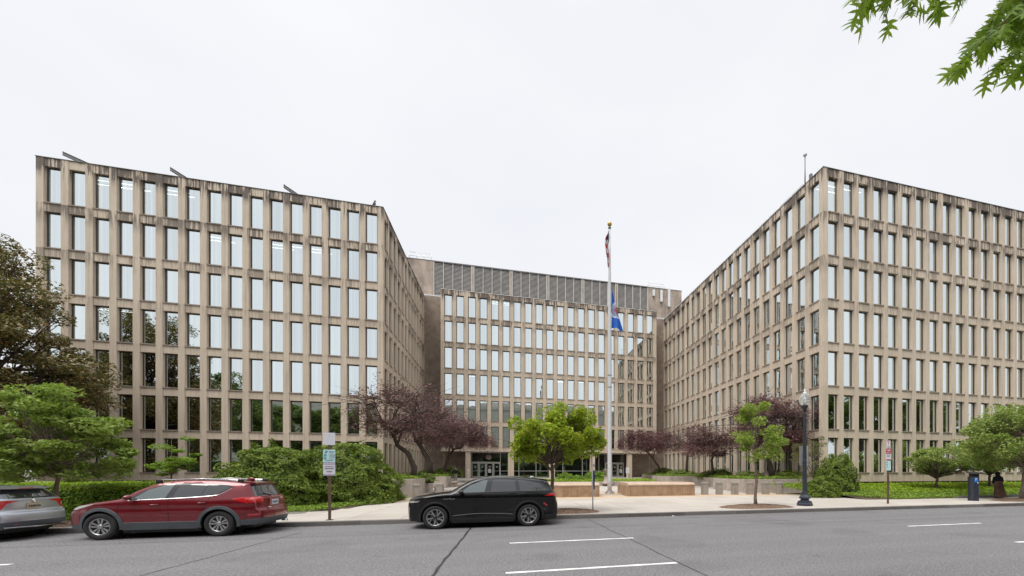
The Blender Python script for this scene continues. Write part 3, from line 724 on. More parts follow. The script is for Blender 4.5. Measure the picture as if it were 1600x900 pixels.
# tan walls with sloped caps
def tan_wall(label, x0, x1, y0, y1, z0, h):
    t = thing('stone_seat_wall', label, 'low wall', ((x0 + x1) / 2, (y0 + y1) / 2, z0), 0, 'tan walls beside the flagpole')
    W, D = (x1 - x0) / 2, (y1 - y0) / 2; n = max(1, round((x1 - x0) / 1.7)); pw_ = 2 * W / n
    for i in range(n):
        a = -W + i * pw_ + .004; b = a + pw_ - .008
        mb = MB(); mb.box(a, b, -D, D, -.05, h - .1); mb.build('wall_block', M_TAN, t)
        mb = MB(); e = .03
        mb.add([(a, -D - e, h - .1), (b, -D - e, h - .1), (b, D + e, h - .1), (a, D + e, h - .1), (a, -D - e, h - .03), (b, -D - e, h - .03), (b, D + e, h - .03), (a, D + e, h - .03),
                (a, -D + .28, h + .1), (b, -D + .28, h + .1), (b, D - .28, h + .1), (a, D - .28, h + .1)],
               [(0, 1, 5, 4), (4, 5, 9, 8), (8, 9, 10, 11), (11, 10, 6, 7), (7, 6, 2, 3), (0, 4, 8, 11, 7, 3), (1, 2, 6, 10, 9, 5), (0, 3, 2, 1)])
        mb.build('cap_stone', M_TANCAP, t)
tan_wall('shorter tan stone wall left of the flagpole, partly behind the black car', 1.55, 6.25, 24.95, 27.5, .15, .84)
tan_wall('longer tan stone wall right of the flagpole with a sloped cap', 8.3, 13.35, 24.85, 27.5, .15, .84)
# flagpole on its own footing
t = thing('flagpole', 'tall tapered white flagpole with a golden ball between the tan walls', 'flagpole', (7.62, 27.3, .17)); FPX, FPY = 7.62, 27.3
mb = MB(); mb.cbox(-.95, .95, -.85, 1.0, -.05, .06, .02); mb.build('footing', M_SLAB, t)
mb = MB(); mb.lathe([(.40, .06), (.38, .09), (.22, .26), (.19, .30)], 20); mb.build('collar', M_STEEL, t)
mb = MB(); H_ = 20.0; M_POLE = simple('pole_white', (.58, .59, .61), .35, .15, var=.08)
mb.lathe([(.165, .2), (.165, .9), (.175, 1.0), (.165, 1.05), (.16, 8.0), (.13, 13), (.09, 18), (.065, H_)], 20); mb.build('pole', M_POLE, t)
for zz in (8.0, 8.9): 
    mb = MB(); mb.lathe([(.163, zz), (.17, zz + .04), (.163, zz + .08)], 20); mb.build('joint_band', M_STEEL, t)
mb = MB(); mb.lathe([(.10, H_), (.13, H_ + .05), (.04, H_ + .12), (.04, H_ + .2)], 14); mb.build('truck', M_STEEL, t)
mb = MB(); sphere(mb, (0, 0, H_ + .33), .165, 18, 12); mb.build('ball', simple('gilt_ball', (.50, .38, .12), .35, .6), t)
mb = MB(); mb.tube([(-.24, -.06, 1.3), (-.17, -.06, 10), (-.09, -.06, H_ - .1)], .008, 4); mb.build('halyard', M_WHITE, t)
# flags hang limp in folds
F_R = simple('flag_red', (.45, .03, .05), .8, var=.1); F_W = simple('flag_white', (.75, .74, .74), .8, var=.05); F_B = simple('flag_navy', (.02, .03, .12), .8, var=.1)
F_BL = simple('flag_blue', (.015, .13, .55), .75, var=.15, scale=3); F_WH = F_W
def us_flag(loc):
    t = thing('national_flag', 'limp red and white striped flag with dark blue top at half mast', 'flag', loc)
    nx, nz_ = 26, 40; g = []
    for j in range(nz_ + 1):
        v = j / nz_; row = []
        for i in range(nx + 1):
            u = i / nx; wv = .30 * (.25 + .75 * math.sin(math.pi * min(1, v * 1.25 + .12)) ** .7) * (1 - .35 * v)
            x = -.10 - wv * u + .03 * math.sin(v * 9 + u * 5); y = .14 * math.sin(u * 15 + v * 2.5) * (1 - .3 * v) - .05
            z = -v * 2.75 - u * .55 * (1 - v) ; row.append((x, y, z))
        g.append(row)
    parts = {'red_stripes': MB(), 'white_stripes': MB(), 'canton': MB()}
    for j in range(nz_):
        for i in range(nx):
            q = [g[j][i], g[j][i + 1], g[j + 1][i + 1], g[j + 1][i]]
            k = 'canton' if j < nz_ * .24 and i < nx * .7 else ('red_stripes' if (int((i / nx * 5 + j / nz_ * 8.0)) % 2 == 0) else 'white_stripes')
            parts[k].add(q, [(0, 1, 2, 3)], 0, True)
    for k, m in (('red_stripes', F_R), ('white_stripes', F_W), ('canton', F_B)): parts[k].build(k, m, t)
us_flag((FPX, FPY, 20.15 - .15))
def blue_flag(loc):
    t = thing('blue_flag', 'drooping bright blue flag with a round seal on the flagpole', 'flag', loc)
    nx, nz_ = 22, 36; mats = {'cloth': MB(), 'cloth2': MB(), 'seal_ring': MB(), 'seal_centre': MB(), 'seal_field': MB()}
    def P(u, v):
        top = 0 - .0 * u; left = -.05
        wid = .16 + .72 * v ** .8
        x = left + wid * u; z = -v * 3.15 - u * (1.0 - v) * 1.4 - .2 * u * v
        y = .16 * math.sin(u * 8 + v * 1.5) * (.3 + .7 * v); return (x, y, z)
    for j in range(nz_):
        for i in range(nx):
            u, v = (i + .5) / nx, (j + .5) / nz_
            x, _, z = P(u, v); d = math.hypot((x - .30) / .42, (z + 1.85) / .60)
            k = ('cloth' if z + u * .5 > -1.85 else 'cloth2') if d > 1 else ('seal_ring' if d > .86 else ('seal_field' if d > .52 or (abs(x - .30) + abs(z + 1.85) * .6) > .2 else 'seal_centre'))
            mats[k].add([P(i / nx, j / nz_), P((i + 1) / nx, j / nz_), P((i + 1) / nx, (j + 1) / nz_), P(i / nx, (j + 1) / nz_)], [(0, 1, 2, 3)], 0, True)
    for k, m in (('cloth', F_BL), ('cloth2', F_BL), ('seal_ring', F_W), ('seal_field', simple('seal_blue', (.25, .32, .5), .8)), ('seal_centre', simple('seal_red', (.5, .05, .04), .8))): mats[k].build(k.strip('2'), m, t)
    mb = MB()
    for j in range(20):
        v0, v1 = j / 20, (j + 1) / 20; f = lambda v: (-.14 - .16 * math.sin(v * 2.6), .05 + .05 * math.sin(v * 9), -1.4 - v * 1.7)
        a, b = f(v0), f(v1); mb.add([a, (a[0] + .16, a[1], a[2]), (b[0] + .16, b[1], b[2]), b], [(0, 1, 2, 3)], 0, True)
    mb.build('back_fold', F_BL, t)
blue_flag((FPX + .24, FPY, 15.9))

# bollards
bm0 = MB(); bm0.box(-.20, .20, -.20, .20, -.03, .74); bm0.box(-.185, .185, -.185, .185, .74, .78); 
b_me = bm0.mesh('shaft', M_BOLL); bm1 = MB(); bm1.cbox(-.21, .21, -.21, .21, .78, .93, .025); b_cap = bm1.mesh('cap', M_BOLL)
bl = [(-5.5, 25.85, 'leftmost concrete bollard beside the left planter'), (-4.3, 26.9, 'second concrete bollard from the left, just behind the black car hood'), (-2.95, 27.0, 'third concrete bollard from the left, seen behind the black car windscreen'),
      (14.5, 25.5, 'concrete bollard nearest the right end of the long tan wall'), (15.62, 25.35, 'second concrete bollard right of the long tan wall'), (16.8, 25.15, 'third concrete bollard right of the long tan wall'),
      (17.95, 24.95, 'concrete bollard just left of the slim street tree trunk'), (19.15, 24.75, 'concrete bollard just right of the slim street tree trunk'), (20.25, 24.55, 'rightmost concrete bollard half hidden by the ground cover')]
for x, y, lb in bl:
    t = thing('bollard', lb, 'bollard', (x, y, .155), random.uniform(-.04, .04), 'concrete bollards across the forecourt'); link('shaft', b_me, t); link('cap', b_cap, t)

# planters
def planter(label, x0, x1, y0, y1, top, seed):
    zb = Pz(y0) - .15; t = thing('concrete_planter', label, 'planter', ((x0 + x1) / 2, (y0 + y1) / 2, zb), 0, 'concrete planters round the forecourt')
    W, D = (x1 - x0) / 2, (y1 - y0) / 2; h = top - zb; w_ = .16
    for nm, (a, b, c, d) in (('front_wall', (-W, W, -D, -D + w_)), ('back_wall', (-W, W, D - w_, D)), ('left_wall', (-W, -W + w_, -D + w_, D - w_)), ('right_wall', (W - w_, W, -D + w_, D - w_))):
        mb = MB(); mb.cbox(a, b, c, d, 0, h, .012); mb.build(nm, M_PLANT, t)
    mb = MB(); mb.box(-W + w_, W - w_, -D + w_, D - w_, h - .3, h - .06); mb.build('soil', M_SOIL, t)
    n = int((x1 - x0) * (y1 - y0) * 130)
    P = np.stack([RNG.uniform(x0 + .1, x1 - .1, n), RNG.uniform(y0 + .08, y1 - .1, n), RNG.uniform(top - .02, top + .20, n)], 1)
    o = link('ivy', leaf_mesh('ivy', P, .13, LF_GRASS, up=.6, aspect=.8)); tag(o, 'low green ground cover filling ' + {1: 'the left front planter', 2: 'the second planter on the left', 3: 'the far left planter', 4: 'the front right planter', 5: 'the second planter on the right', 6: 'the third planter on the right', 7: 'the farthest planter on the right'}[seed], 'ground cover', None, 'stuff')
PL = [(-11.1, -5.85, 26.6, 33.5, 1.38, 'front left concrete planter behind the leftmost bollard', 1), (-11.1, -5.15, 35.6, 40.3, 1.45, 'second concrete planter on the left holding a dark twisted tree', 2), (-11.1, -6.3, 46, 52, 1.55, 'far left concrete planter beside the pierced screen', 3),
      (18.6, 25.2, 26.5, 31.2, 1.27, 'front right concrete planter behind the bollards', 4), (19.75, 25.2, 32.6, 37.2, 1.30, 'second concrete planter on the right, behind the low bench', 5), (17.8, 25.2, 38.6, 44.0, 1.40, 'third concrete planter on the right, beyond the bench', 6), (19.4, 25.2, 46, 52, 1.5, 'farthest concrete planter on the right by the pierced screen', 7)]
for p in PL: planter(p[5], *p[:5], p[6])
def bench(label, x, y, l, rz):
    t = thing('bench', label, 'bench', (x, y, Pz(y)), rz, 'concrete benches')
    mb = MB(); mb.cbox(-l / 2, l / 2, -.24, .24, .38, .48, .015); mb.build('seat', M_PLANT, t)
    for sx in (-1, 1):
        mb = MB(); mb.box(sx * (l / 2 - .35) - .08, sx * (l / 2 - .35) + .08, -.2, .2, -.02, .38); mb.build('leg', M_PLANT, t)
bench('backless concrete bench between the two leftmost bollards', -5.0, 31.2, 2.4, R(90)); bench('backless concrete bench farther up the left path by the standing person', -4.6, 37.6, 2.2, R(90)); bench('backless concrete bench in front of the right planters', 19.0, 33.4, 2.6, R(62))

# small planted island and clipped shrubs before the doors
def mound(name, label, cat, loc, r, n, lsize, mat, group=None, core=True, rough=.16, flat_up=.35, seed=1, kind=None, layers=None):
    """dense shrub: leaves over a lumpy half ellipsoid shell, with a solid core coloured dark for inner shade"""
    rs = np.random.default_rng(seed); t = thing(name, label, cat, loc, 0, group)
    g = rs.normal(size=(n, 3)); g[:, 2] = np.abs(g[:, 2]); g[:, 2] -= .12; g /= np.linalg.norm(g, axis=1)[:, None]
    lump = np.array([noise.noise(Vector((a * 2.6 + seed * 3, b * 2.6, c * 2.6))) + .5 * noise.noise(Vector((a * 6.5, b * 6.5 + seed, c * 6.5))) for a, b, c in g])
    rr = (1 + rough * lump * 1.9) * (1 - np.abs(rs.normal(size=n)) * .04)
    if layers is not None: rr *= 1 + .05 * np.sin(g[:, 2] * layers + lump * 6)
    P = g * rr[:, None] * np.asarray(r); keep = P[:, 2] > -.05; P = P[keep]; N = (g / np.asarray(r))[keep]; N /= np.linalg.norm(N, axis=1)[:, None]
    if core:
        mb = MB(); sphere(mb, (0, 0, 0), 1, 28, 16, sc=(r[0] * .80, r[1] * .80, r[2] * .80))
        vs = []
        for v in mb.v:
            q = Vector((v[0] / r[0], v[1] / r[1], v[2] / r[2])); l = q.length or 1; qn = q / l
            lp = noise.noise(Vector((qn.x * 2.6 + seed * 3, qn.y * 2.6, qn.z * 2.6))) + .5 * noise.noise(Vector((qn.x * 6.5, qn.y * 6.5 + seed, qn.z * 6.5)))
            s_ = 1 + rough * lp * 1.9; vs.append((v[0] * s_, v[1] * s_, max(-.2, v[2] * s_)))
        mb.v = vs; mb.build('shade_core', MATS['hedge_shade'], t)  # solid core, its dark colour painted as shade between the leaves
    link('leaves', leaf_mesh(name + '_leaves', P, lsize, mat, up=flat_up, aspect=.5, nrm=N), t)
    return t
for i, (px, yy, r, lb) in enumerate(((884, 38.5, (1.05, .9, .95), 'rounded clipped green shrub behind the left tan wall'), (902, 38.2, (.8, .8, .75), 'smaller rounded shrub at the foot of the little stone figure'), (927, 38.5, (1.0, .9, 1.05), 'clipped green shrub left of the flagpole'), (939, 38.7, (.95, .9, 1.0), 'clipped green shrub tight against the flagpole on its left'))):
    Z = 1 / (math.cos(YAW) * 1); d = ((math.cos(YAW) * (px - 930) / 588 + math.sin(YAW)), (-math.sin(YAW) * (px - 930) / 588 + math.cos(YAW)))
    mound('clipped_shrub', lb, 'shrub', (d[0] * yy / d[1], yy, Pz(yy) + .25), r, 2600, .13, LF_GREEN, 'clipped shrubs by the entrance', seed=20 + i)
mb = MB(); mb.cbox(1.5, 15.6, 36.5, 41.5, Pz(36) - .1, Pz(41) + .28, .05); tag(mb.build('planting_island', M_PLANT), 'long low kerbed planting island in front of the lobby', 'planter')
n = 9000; P = np.stack([RNG.uniform(1.6, 15.5, n), RNG.uniform(36.6, 41.4, n), RNG.uniform(Pz(38) + .32, Pz(38) + .62, n)], 1)
tag(link('ground_cover', leaf_mesh('island_cover', P, .15, LF_LIME, up=.6)), 'bright green ground cover on the island before the lobby', 'ground cover', None, 'stuff')
# the little weathered stone figure / urn on a leaning plinth
t = thing('stone_urn', 'weathered stone urn on a pedestal among the clipped shrubs', 'urn', (9.9, 36.2, Pz(36.2) + .2))
mb = MB(); mb.lathe([(.55, 0), (.55, .12), (.42, .2), (.36, .75), (.44, .82)], 12); mb.build('pedestal', M_PLANT, t)
mb = MB(); mb.lathe([(.16, .82), (.14, .95), (.30, 1.1), (.40, 1.35), (.42, 1.42), (.5, 1.45), (.36, 1.5), (.1, 1.5)], 14); mb.build('bowl', M_SILL, t)
mb = MB(); mb.box(-.06, .06, -.06, .06, 0, .95); mb.cbox(-.22, .22, -.16, .16, .7, 1.55, .03); tag(mb.build('ash_receptacle', M_WHITE, None, (17.9, 54.1, Pz(54.1))), 'white waste stand beside the right entrance doors', 'bin')
mb = MB(); mb.box(-.045, .045, -.045, .045, 0, 1.0); mb.cbox(-.12, .12, -.06, .06, 1.0, 1.3, .02); tag(mb.build('card_reader_post', M_WHITE, None, (-4.95, 54.0, Pz(54.0))), 'thin white post by the left entrance pillar', 'post')

# ================================================================== STREET FURNITURE
t = thing('street_lamp', 'dark blue grey globe street lamp on a fluted base near the kerb', 'street lamp', (14.62, 15.95, .15))
M_LAMP = simple('lamp_paint', (.035, .042, .06), .45, .2, var=.15)
mb = MB(); mb.lathe([(.36, -.02), (.36, .10), (.33, .13), (.31, .22), (.20, .27), (.18, .33), (.25, .36), (.26, .42), (.15, .55), (.125, .62), (.14, .66), (.12, .7)], 8, smooth=False); mb.build('base', M_LAMP, t)
mb = MB(); mb.lathe([(.105, .68), (.10, 1.0), (.095, 1.05), (.09, 2.2), (.105, 2.24), (.088, 2.3), (.075, 4.55), (.095, 4.6), (.075, 4.68)], 10, smooth=False); mb.build('post', M_LAMP, t)
mb = MB(); mb.lathe([(.075, 4.66), (.08, 4.85), (.15, 4.95), (.16, 5.02), (.12, 5.06)], 14); mb.build('fitter', M_LAMP, t)
m, tt, bb = new_mat('globe_glass'); bb.inputs['Base Color'].default_value = (.93, .95, .95, 1); bb.inputs['Transmission Weight'].default_value = .75; bb.inputs['Roughness'].default_value = .12; bb.inputs['IOR'].default_value = 1.15
mb = MB(); mb.lathe([(.10, 5.04), (.20, 5.10), (.265, 5.24), (.275, 5.36), (.24, 5.50), (.15, 5.60), (.10, 5.62)], 20, cap=False); mb.build('globe', m, t)
mb = MB(); mb.lathe([(.12, 5.60), (.10, 5.66), (.035, 5.70), (.055, 5.76), (.03, 5.82), (.0001, 5.88)], 12); mb.build('finial', simple('pale_finial', (.7, .72, .72), .3), t)
mb = MB(); mb.lathe([(.03, 5.05), (.035, 5.3), (.05, 5.35), (.02, 5.45)], 10); mb.build('bulb', M_WHITE, t)
for s_, lab in ((-1, None), (1, None)):
    pass
t = thing('back_turned_sign', 'grey metal sign seen from behind, strapped to the street lamp post', 'sign', (14.70, 16.06, .15), R(0))
mb = MB(); mb.add([(-.30, .10, 2.05), (-.22, .12, 2.05), (.22, -.02, 2.05), (.24, -.02, 2.05), (.24, -.02, 2.98), (.22, -.02, 2.98), (-.22, .12, 2.98), (-.30, .10, 2.98)], [(0, 1, 6, 7), (1, 2, 5, 6), (2, 3, 4, 5)])
mb = MB(); mb.box(-.27, .26, .03, .036, 2.02, 3.0); mb.build('plate', M_ALU, t); mb = MB(); mb.box(-.12, .1, -.18, .03, 2.12, 2.14); mb.build('strap', M_STEEL, t)
M_POST = simple('brown_sign_post', (.13, .075, .055), .7, .2, var=.3, scale=10)
def text_part(s_, size, loc, mat, parent, name='lettering', xs=1.0):
    cu = bpy.data.curves.new(name, 'FONT'); cu.body = s_; cu.size = size; cu.align_x = 'CENTER'; cu.align_y = 'CENTER'; cu.extrude = .0006
    ob = bpy.data.objects.new(name, cu); C.objects.link(ob)
    dg = bpy.context.evaluated_depsgraph_get(); me = bpy.data.meshes.new_from_object(ob.evaluated_get(dg)); bpy.data.objects.remove(ob)
    me.materials.clear(); me.materials.append(mat); o = link(name, me, parent, loc); o.rotation_euler = (R(90), 0, 0); o.scale = (xs, 1, 1); return o
def marks(par, x0, x1, z, h, mat, n, name='print_mark', ax='y', c=-.055, seed=1):
    rq = random.Random(seed); mb = MB(); x = x0; st_ = (x1 - x0) / n
    for k in range(n):
        a = x + .12 * st_; b = x + st_ * rq.uniform(.62, .85); hh = h * rq.uniform(.8, 1)
        if ax == 'y': mb.box(a, b, c, c + .004, z - hh / 2, z + hh / 2)
        else: mb.box(c - .004, c, a, b, z - hh / 2, z + hh / 2)
        x += st_
    return mb.build(name, mat, par, kind='stuff')
def sign_plate(t, w_, z0, z1, mat, tw=.004, y=-.05):
    mb = MB(); r = .025; vs = []
    for (cx, cz, a0) in ((w_ / 2 - r, z1 - r, 0), (-w_ / 2 + r, z1 - r, 90), (-w_ / 2 + r, z0 + r, 180), (w_ / 2 - r, z0 + r, 270)):
        for k in range(4): a = R(a0 + k * 30); vs.append((cx + r * math.cos(a), cz + r * math.sin(a)))
    n = len(vs); mb.add([(x, y, z) for x, z in vs] + [(x, y + tw, z) for x, z in vs], [list(range(n))[::-1], list(range(n, 2 * n))] + [(k, (k + 1) % n, n + (k + 1) % n, n + k) for k in range(n)])
    return mb.build('plate', mat, t)
M_SIGNW = simple('sign_white', (.68, .69, .74), .45, var=.06); M_SIGNM = simple('sign_mint', (.50, .72, .76), .45, var=.06); M_SIGNG = simple('sign_green', (.02, .28, .25), .5); M_SIGNP = simple('sign_lilac', (.52, .42, .62), .5); M_SIGNR = simple('sign_red', (.45, .03, .05), .5); M_INK = simple('sign_ink', (.12, .12, .16), .6)
t = thing('sign_post', 'brown sign post with white, mint and lilac parking plates left of the black car', 'sign', (-5.98, 14.95, .15), R(3))
mb = MB(); mb.box(-.035, .035, -.04, .03, -.02, 2.95); mb.box(-.10, .10, -.06, .06, -.01, .02); mb.build('post', M_POST, t)
sp = sign_plate(t, .44, 2.50, 3.02, M_SIGNW); tag(sp, 'blank faded white plate')
mb = MB(); mb.box(-.006, .006, -.053, -.05, 2.78, 2.96); mb.build('print', simple('faint_print', (.52, .46, .38), .6), sp)
sp = sign_plate(t, .45, 1.76, 2.30, M_SIGNM); tag(sp, 'mint plate with green symbols')
mb = MB(); vs = [(-.17, 2.16), (-.12, 2.245), (-.05, 2.255), (-.07, 2.19), (-.13, 2.14)]; mb.add([(x, -.053, z) for x, z in vs][::-1], [tuple(range(5))[::-1]]); mb.build('leaf_symbol', M_SIGNG, sp)
for z in (2.06, 1.93):
    mb = MB(); mb.box(-.19, -.10, -.054, -.05, z - .045, z + .045); mb.build('square_symbol', M_SIGNG, sp)
    marks(sp, -.17, -.12, z, .04, M_SIGNM, 2, c=-.058)
for k, (z, w_) in enumerate(((2.22, .2), (2.17, .16), (2.08, .22), (2.03, .2), (1.98, .22), (1.90, .2), (1.84, .3))):
    mb = MB(); mb.box(.0 if z > 1.87 else -.14, w_ if z < 2.3 and z > 1.87 else .14, -.054, -.05, z - .008, z + .008); mb.build('print_line', M_INK, sp)
sp = sign_plate(t, .44, 1.20, 1.74, M_SIGNW); tag(sp, 'white plate with lilac bands')
for a, b in ((1.66, 1.73), (1.215, 1.27)): mb = MB(); mb.box(-.21, .21, -.0535, -.05, a, b); mb.build('band', M_SIGNP, sp)
marks(sp, -.17, .17, 1.50, .06, M_INK, 7); marks(sp, -.10, .12, 1.37, .055, M_INK, 5, seed=3); mb = MB(); mb.box(-.16, .16, -.054, -.05, 1.575, 1.59); mb.build('print_line', M_INK, sp)
for q in t.children:
    if q.name.startswith('plate'): q.scale = (.82, 1, .82); q.location.z = .574
t = thing('sign_post', 'brown sign post with narrow white, red and mint plates near the right kerb', 'sign', (19.83, 15.9, .15), R(-18))
mb = MB(); mb.box(-.035, .035, -.035, .03, -.02, 3.3); mb.build('post', M_POST, t)
sp = sign_plate(t, .26, 2.42, 2.92, M_SIGNW); tag(sp, 'narrow white plate with red bands')
for a, b in ((2.86, 2.90), (2.43, 2.47)): mb = MB(); mb.box(-.11, .11, -.0535, -.05, a, b); mb.build('band', M_SIGNR, sp)
marks(sp, -.05, .05, 2.75, .10, M_SIGNR, 1); marks(sp, -.08, .08, 2.56, .05, M_INK, 3)
sp = sign_plate(t, .36, 1.68, 2.40, M_SIGNW); tag(sp, 'red and white warning plate')
mb = MB(); mb.box(-.17, .17, -.0535, -.05, 2.08, 2.38); mb.build('red_field', M_SIGNR, sp); marks(sp, -.11, .11, 2.30, .09, M_SIGNW, 3, c=-.057); text_part('NOT', .13, (0, -.056, 2.16), M_SIGNW, sp)
mb = MB(); mb.box(-.17, .17, -.0535, -.05, 1.70, 1.745); mb.build('band', M_SIGNR, sp)
marks(sp, -.13, .13, 2.00, .05, M_INK, 6); marks(sp, -.12, .12, 1.90, .05, M_INK, 5, seed=5)
sp = sign_plate(t, .30, 1.04, 1.64, M_SIGNM); tag(sp, 'mint plate with dark symbols')
for z in (1.54, 1.40, 1.27): mb = MB(); mb.box(-.12, -.06, -.0535, -.05, z - .03, z + .03); mb.build('square_symbol', M_SIGNG, sp)
for q in t.children:
    if q.name.startswith('plate'): q.scale = (.77, 1, .851); q.location.z = .885
t = thing('white_marker_pole', 'thin leaning white pole with a dark blue strip in the left mulch bed', 'pole', (3.62, 15.6, .15))
mb = MB(); mb.tube([(0, 0, -.02), (-.02, .05, 1.6), (-.06, .1, 3.45)], .032, 8); mb.build('pole', M_WHITE, t); mb = MB(); mb.box(.0, .09, .05, .07, .95, 1.75); mb.build('blue_strip', F_B, t)
# parking pay station
t = thing('parking_meter', 'charcoal multi space parking pay station with a blue P by the right kerb', 'parking meter', (26.75, 16.35, .15), R(-22))
M_MET = simple('meter_paint', (.04, .045, .065), .45, .3, var=.12)
mb = MB(); hw = .30; oc = [(-hw, -.10), (-.18, -.22), (.18, -.22), (hw, -.10), (hw, .16), (-hw, .16)]
n = 6; mb.add([(x, y, -.02) for x, y in oc] + [(x, y, 1.42) for x, y in oc], [list(range(n))[::-1], list(range(n, 2 * n))] + [(k, (k + 1) % n, n + (k + 1) % n, n + k) for k in range(n)]); mb.build('cabinet', M_MET, t)
mb = MB(); mb.box(-.24, .24, -.17, .14, 1.42, 1.58); mb.build('neck', M_BACK, t)
mb = MB(); mb.add([(-.40, -.32, 1.57), (.40, -.32, 1.57), (.36, .26, 1.66), (-.36, .26, 1.66), (-.40, -.32, 1.61), (.40, -.32, 1.61), (.34, .24, 1.72), (-.34, .24, 1.72)], [(0, 3, 2, 1), (4, 5, 6, 7), (0, 1, 5, 4), (1, 2, 6, 5), (2, 3, 7, 6), (3, 0, 4, 7)]); mb.build('solar_cap', M_BACK, t)
mb = MB(); mb.box(-.14, .10, -.235, -.222, 1.10, 1.36); bs = mb.build('blue_badge', simple('badge_blue', (.02, .20, .6), .4), t); text_part('P', .22, (-.02, -.237, 1.24), M_SIGNW, bs)
mb = MB(); mb.box(.08, .14, -.232, -.222, 1.02, 1.10); mb.build('sticker', M_SIGNW, t)
mb = MB(); mb.box(-.012, -.004, -.226, -.2205, .05, 1.0); mb.build('door_seam', M_BACK, t)
mb = MB(); mb.box(-.05, -.02, -.02, .02, 1.7, 1.98); sphere(mb, (-.13, 0, 1.93), .07, 10, 6); mb.build('antenna', M_MET, t); t.scale = (.74, .8, 1)

# mulch beds
def mulch_bed(label, x0, x1, y0, y1, seed):
    mb = MB(); n = 36; rs = random.Random(seed); rings = 6; cx, cy = (x0 + x1) / 2, (y0 + y1) / 2; vs = [(cx, cy, .155 + .13)]
    for j in range(1, rings + 1):
        for k in range(n):
            a = 2 * math.pi * k / n; r = j / rings * (1 + (rs.uniform(-.05, .05)))
            ca, sa = math.cos(a), math.sin(a); q = 1 / max(abs(ca) ** 1.0, abs(sa) ** 1.0) ** .35
            vs.append((cx + (x1 - x0) / 2 * r * ca * q, cy + (y1 - y0) / 2 * r * sa * q, .153 + .13 * (1 - (j / rings) ** 2) + rs.uniform(0, .025) * (j < rings)))
    fs = [(0, 1 + k, 1 + (k + 1) % n) for k in range(n)]
    for j in range(rings - 1):
        for k in range(n): a, b = 1 + j * n + k, 1 + j * n + (k + 1) % n; fs.append((a, a + n, b + n, b))
    mb.add(vs, fs, 0, True)
    t = tag(mb.build('mulch_bed', M_MULCH), label, 'mulch', 'mulch beds round the street trees', None)
    m_ = 700; P = np.stack([RNG.normal(cx, (x1 - x0) / 4.4, m_), RNG.normal(cy, (y1 - y0) / 4.4, m_)], 1); d = ((P[:, 0] - cx) / (x1 - x0) * 2) ** 2 + ((P[:, 1] - cy) / (y1 - y0) * 2) ** 2; P = P[d < .95]; d = d[d < .95]
    P3 = np.column_stack([P, .17 + .13 * (1 - d)]); link('bark_chips', leaf_mesh('chips', P3, .07, M_MULCH, up=2, aspect=.4), t)['kind'] = 'stuff'
mulch_bed('brown mulch bed behind the tail of the black car', .9, 3.9, 14.95, 16.5, 1); mulch_bed('brown mulch bed under the slim young street tree', 9.9, 13.6, 14.95, 16.7, 2)
mulch_bed('brown mulch bed between the silver and red cars', -15.6, -11.6, 14.95, 16.4, 3); mulch_bed('brown mulch bed at the far right under the large maple', 27.8, 34.5, 15.1, 16.8, 4)

# ================================================================== VEGETATION
def at(px, y):
    d = ((math.cos(YAW) * (px - 930) / 588 + math.sin(YAW)), (-math.sin(YAW) * (px - 930) / 588 + math.cos(YAW))); return d[0] * y / d[1]
# young oak left
make_tree('oak_tree', 'young green oak with a broad layered crown between the silver and red cars', 'tree', (-14.0, 15.75, .16), 5, 1.75, .075, (-.1, 0, 2.7, 1.72, 1.6, 1.66), 85, 170, .15, LF_OAK, M_BARKG, 'young street trees', flat=.55, seed=3, crsize=.22, up=.35, shape=lambda g: math.hypot(g.x, g.y) < 1.0 - .55 * max(0, g.z))
make_tree('maple_tree', 'young street tree with a yellow green crown behind the black car', 'tree', (at(863, 15.75), 15.75, .16), 5, 2.05, .105, (0.03, 0, 3.2, 2.0, 1.7, 1.25), 85, 150, .16, LF_MAPLE, M_BARK, 'young street trees', flat=.9, seed=12, crsize=.22, up=.25, shape=lambda g: True)
make_tree('slim_tree', 'slim young street tree with a sparse pale green crown left of the lamp', 'tree', (at(1181, 15.9), 15.9, .17), 6, 2.4, .085, (0.05, 0, 3.6, 1.35, 1.2, 1.75), 30, 170, .12, LF_YOUNG, M_BARKG, 'young street trees', flat=.7, seed=8, crsize=.27, up=.4, shape=lambda g: math.hypot(g.x, g.y) < .95 - .75 * max(0, g.z))
make_tree('large_maple', 'large green tree cut by the right edge of the frame beside the walking person', 'tree', (at(1599, 16.0), 16.0, .16), 6, 2.3, .14, (.3, .3, 3.6, 3.1, 2.6, 2.1), 120, 230, .15, LF_MID, M_BARKG, 'street trees', flat=.8, seed=22, crsize=.20, up=.25)
make_tree('dogwood', 'small spreading green tree with a low fork on the right ground cover', 'tree', (32.0, 21.9, .45), 4, 1.0, .12, (.9, 0, 2.25, 3.1, 1.9, 1.1), 70, 190, .15, LF_MID, M_BARK, 'small ornamental trees', flat=.55, seed=5, crsize=.36, up=.4)
make_tree('dogwood', 'small layered tree between the pay station and the walking person', 'tree', (38.6, 22.5, .45), 4, 1.2, .12, (.3, 0, 3.0, 2.9, 1.9, 1.8), 70, 200, .16, LF_MID, M_BARK, 'small ornamental trees', flat=.6, seed=6, crsize=.28, up=.4)
make_tree('young_shrub_tree', 'slender bright green shrub tree behind the hedge above the red car roof', 'tree', (at(268, 23), 23, .3), 3, 1.4, .05, (0, 0, 2.35, .95, .8, 1.25), 22, 150, .13, LF_GREEN, M_BARKG, None, flat=.3, seed=9, crsize=.42, up=.9)
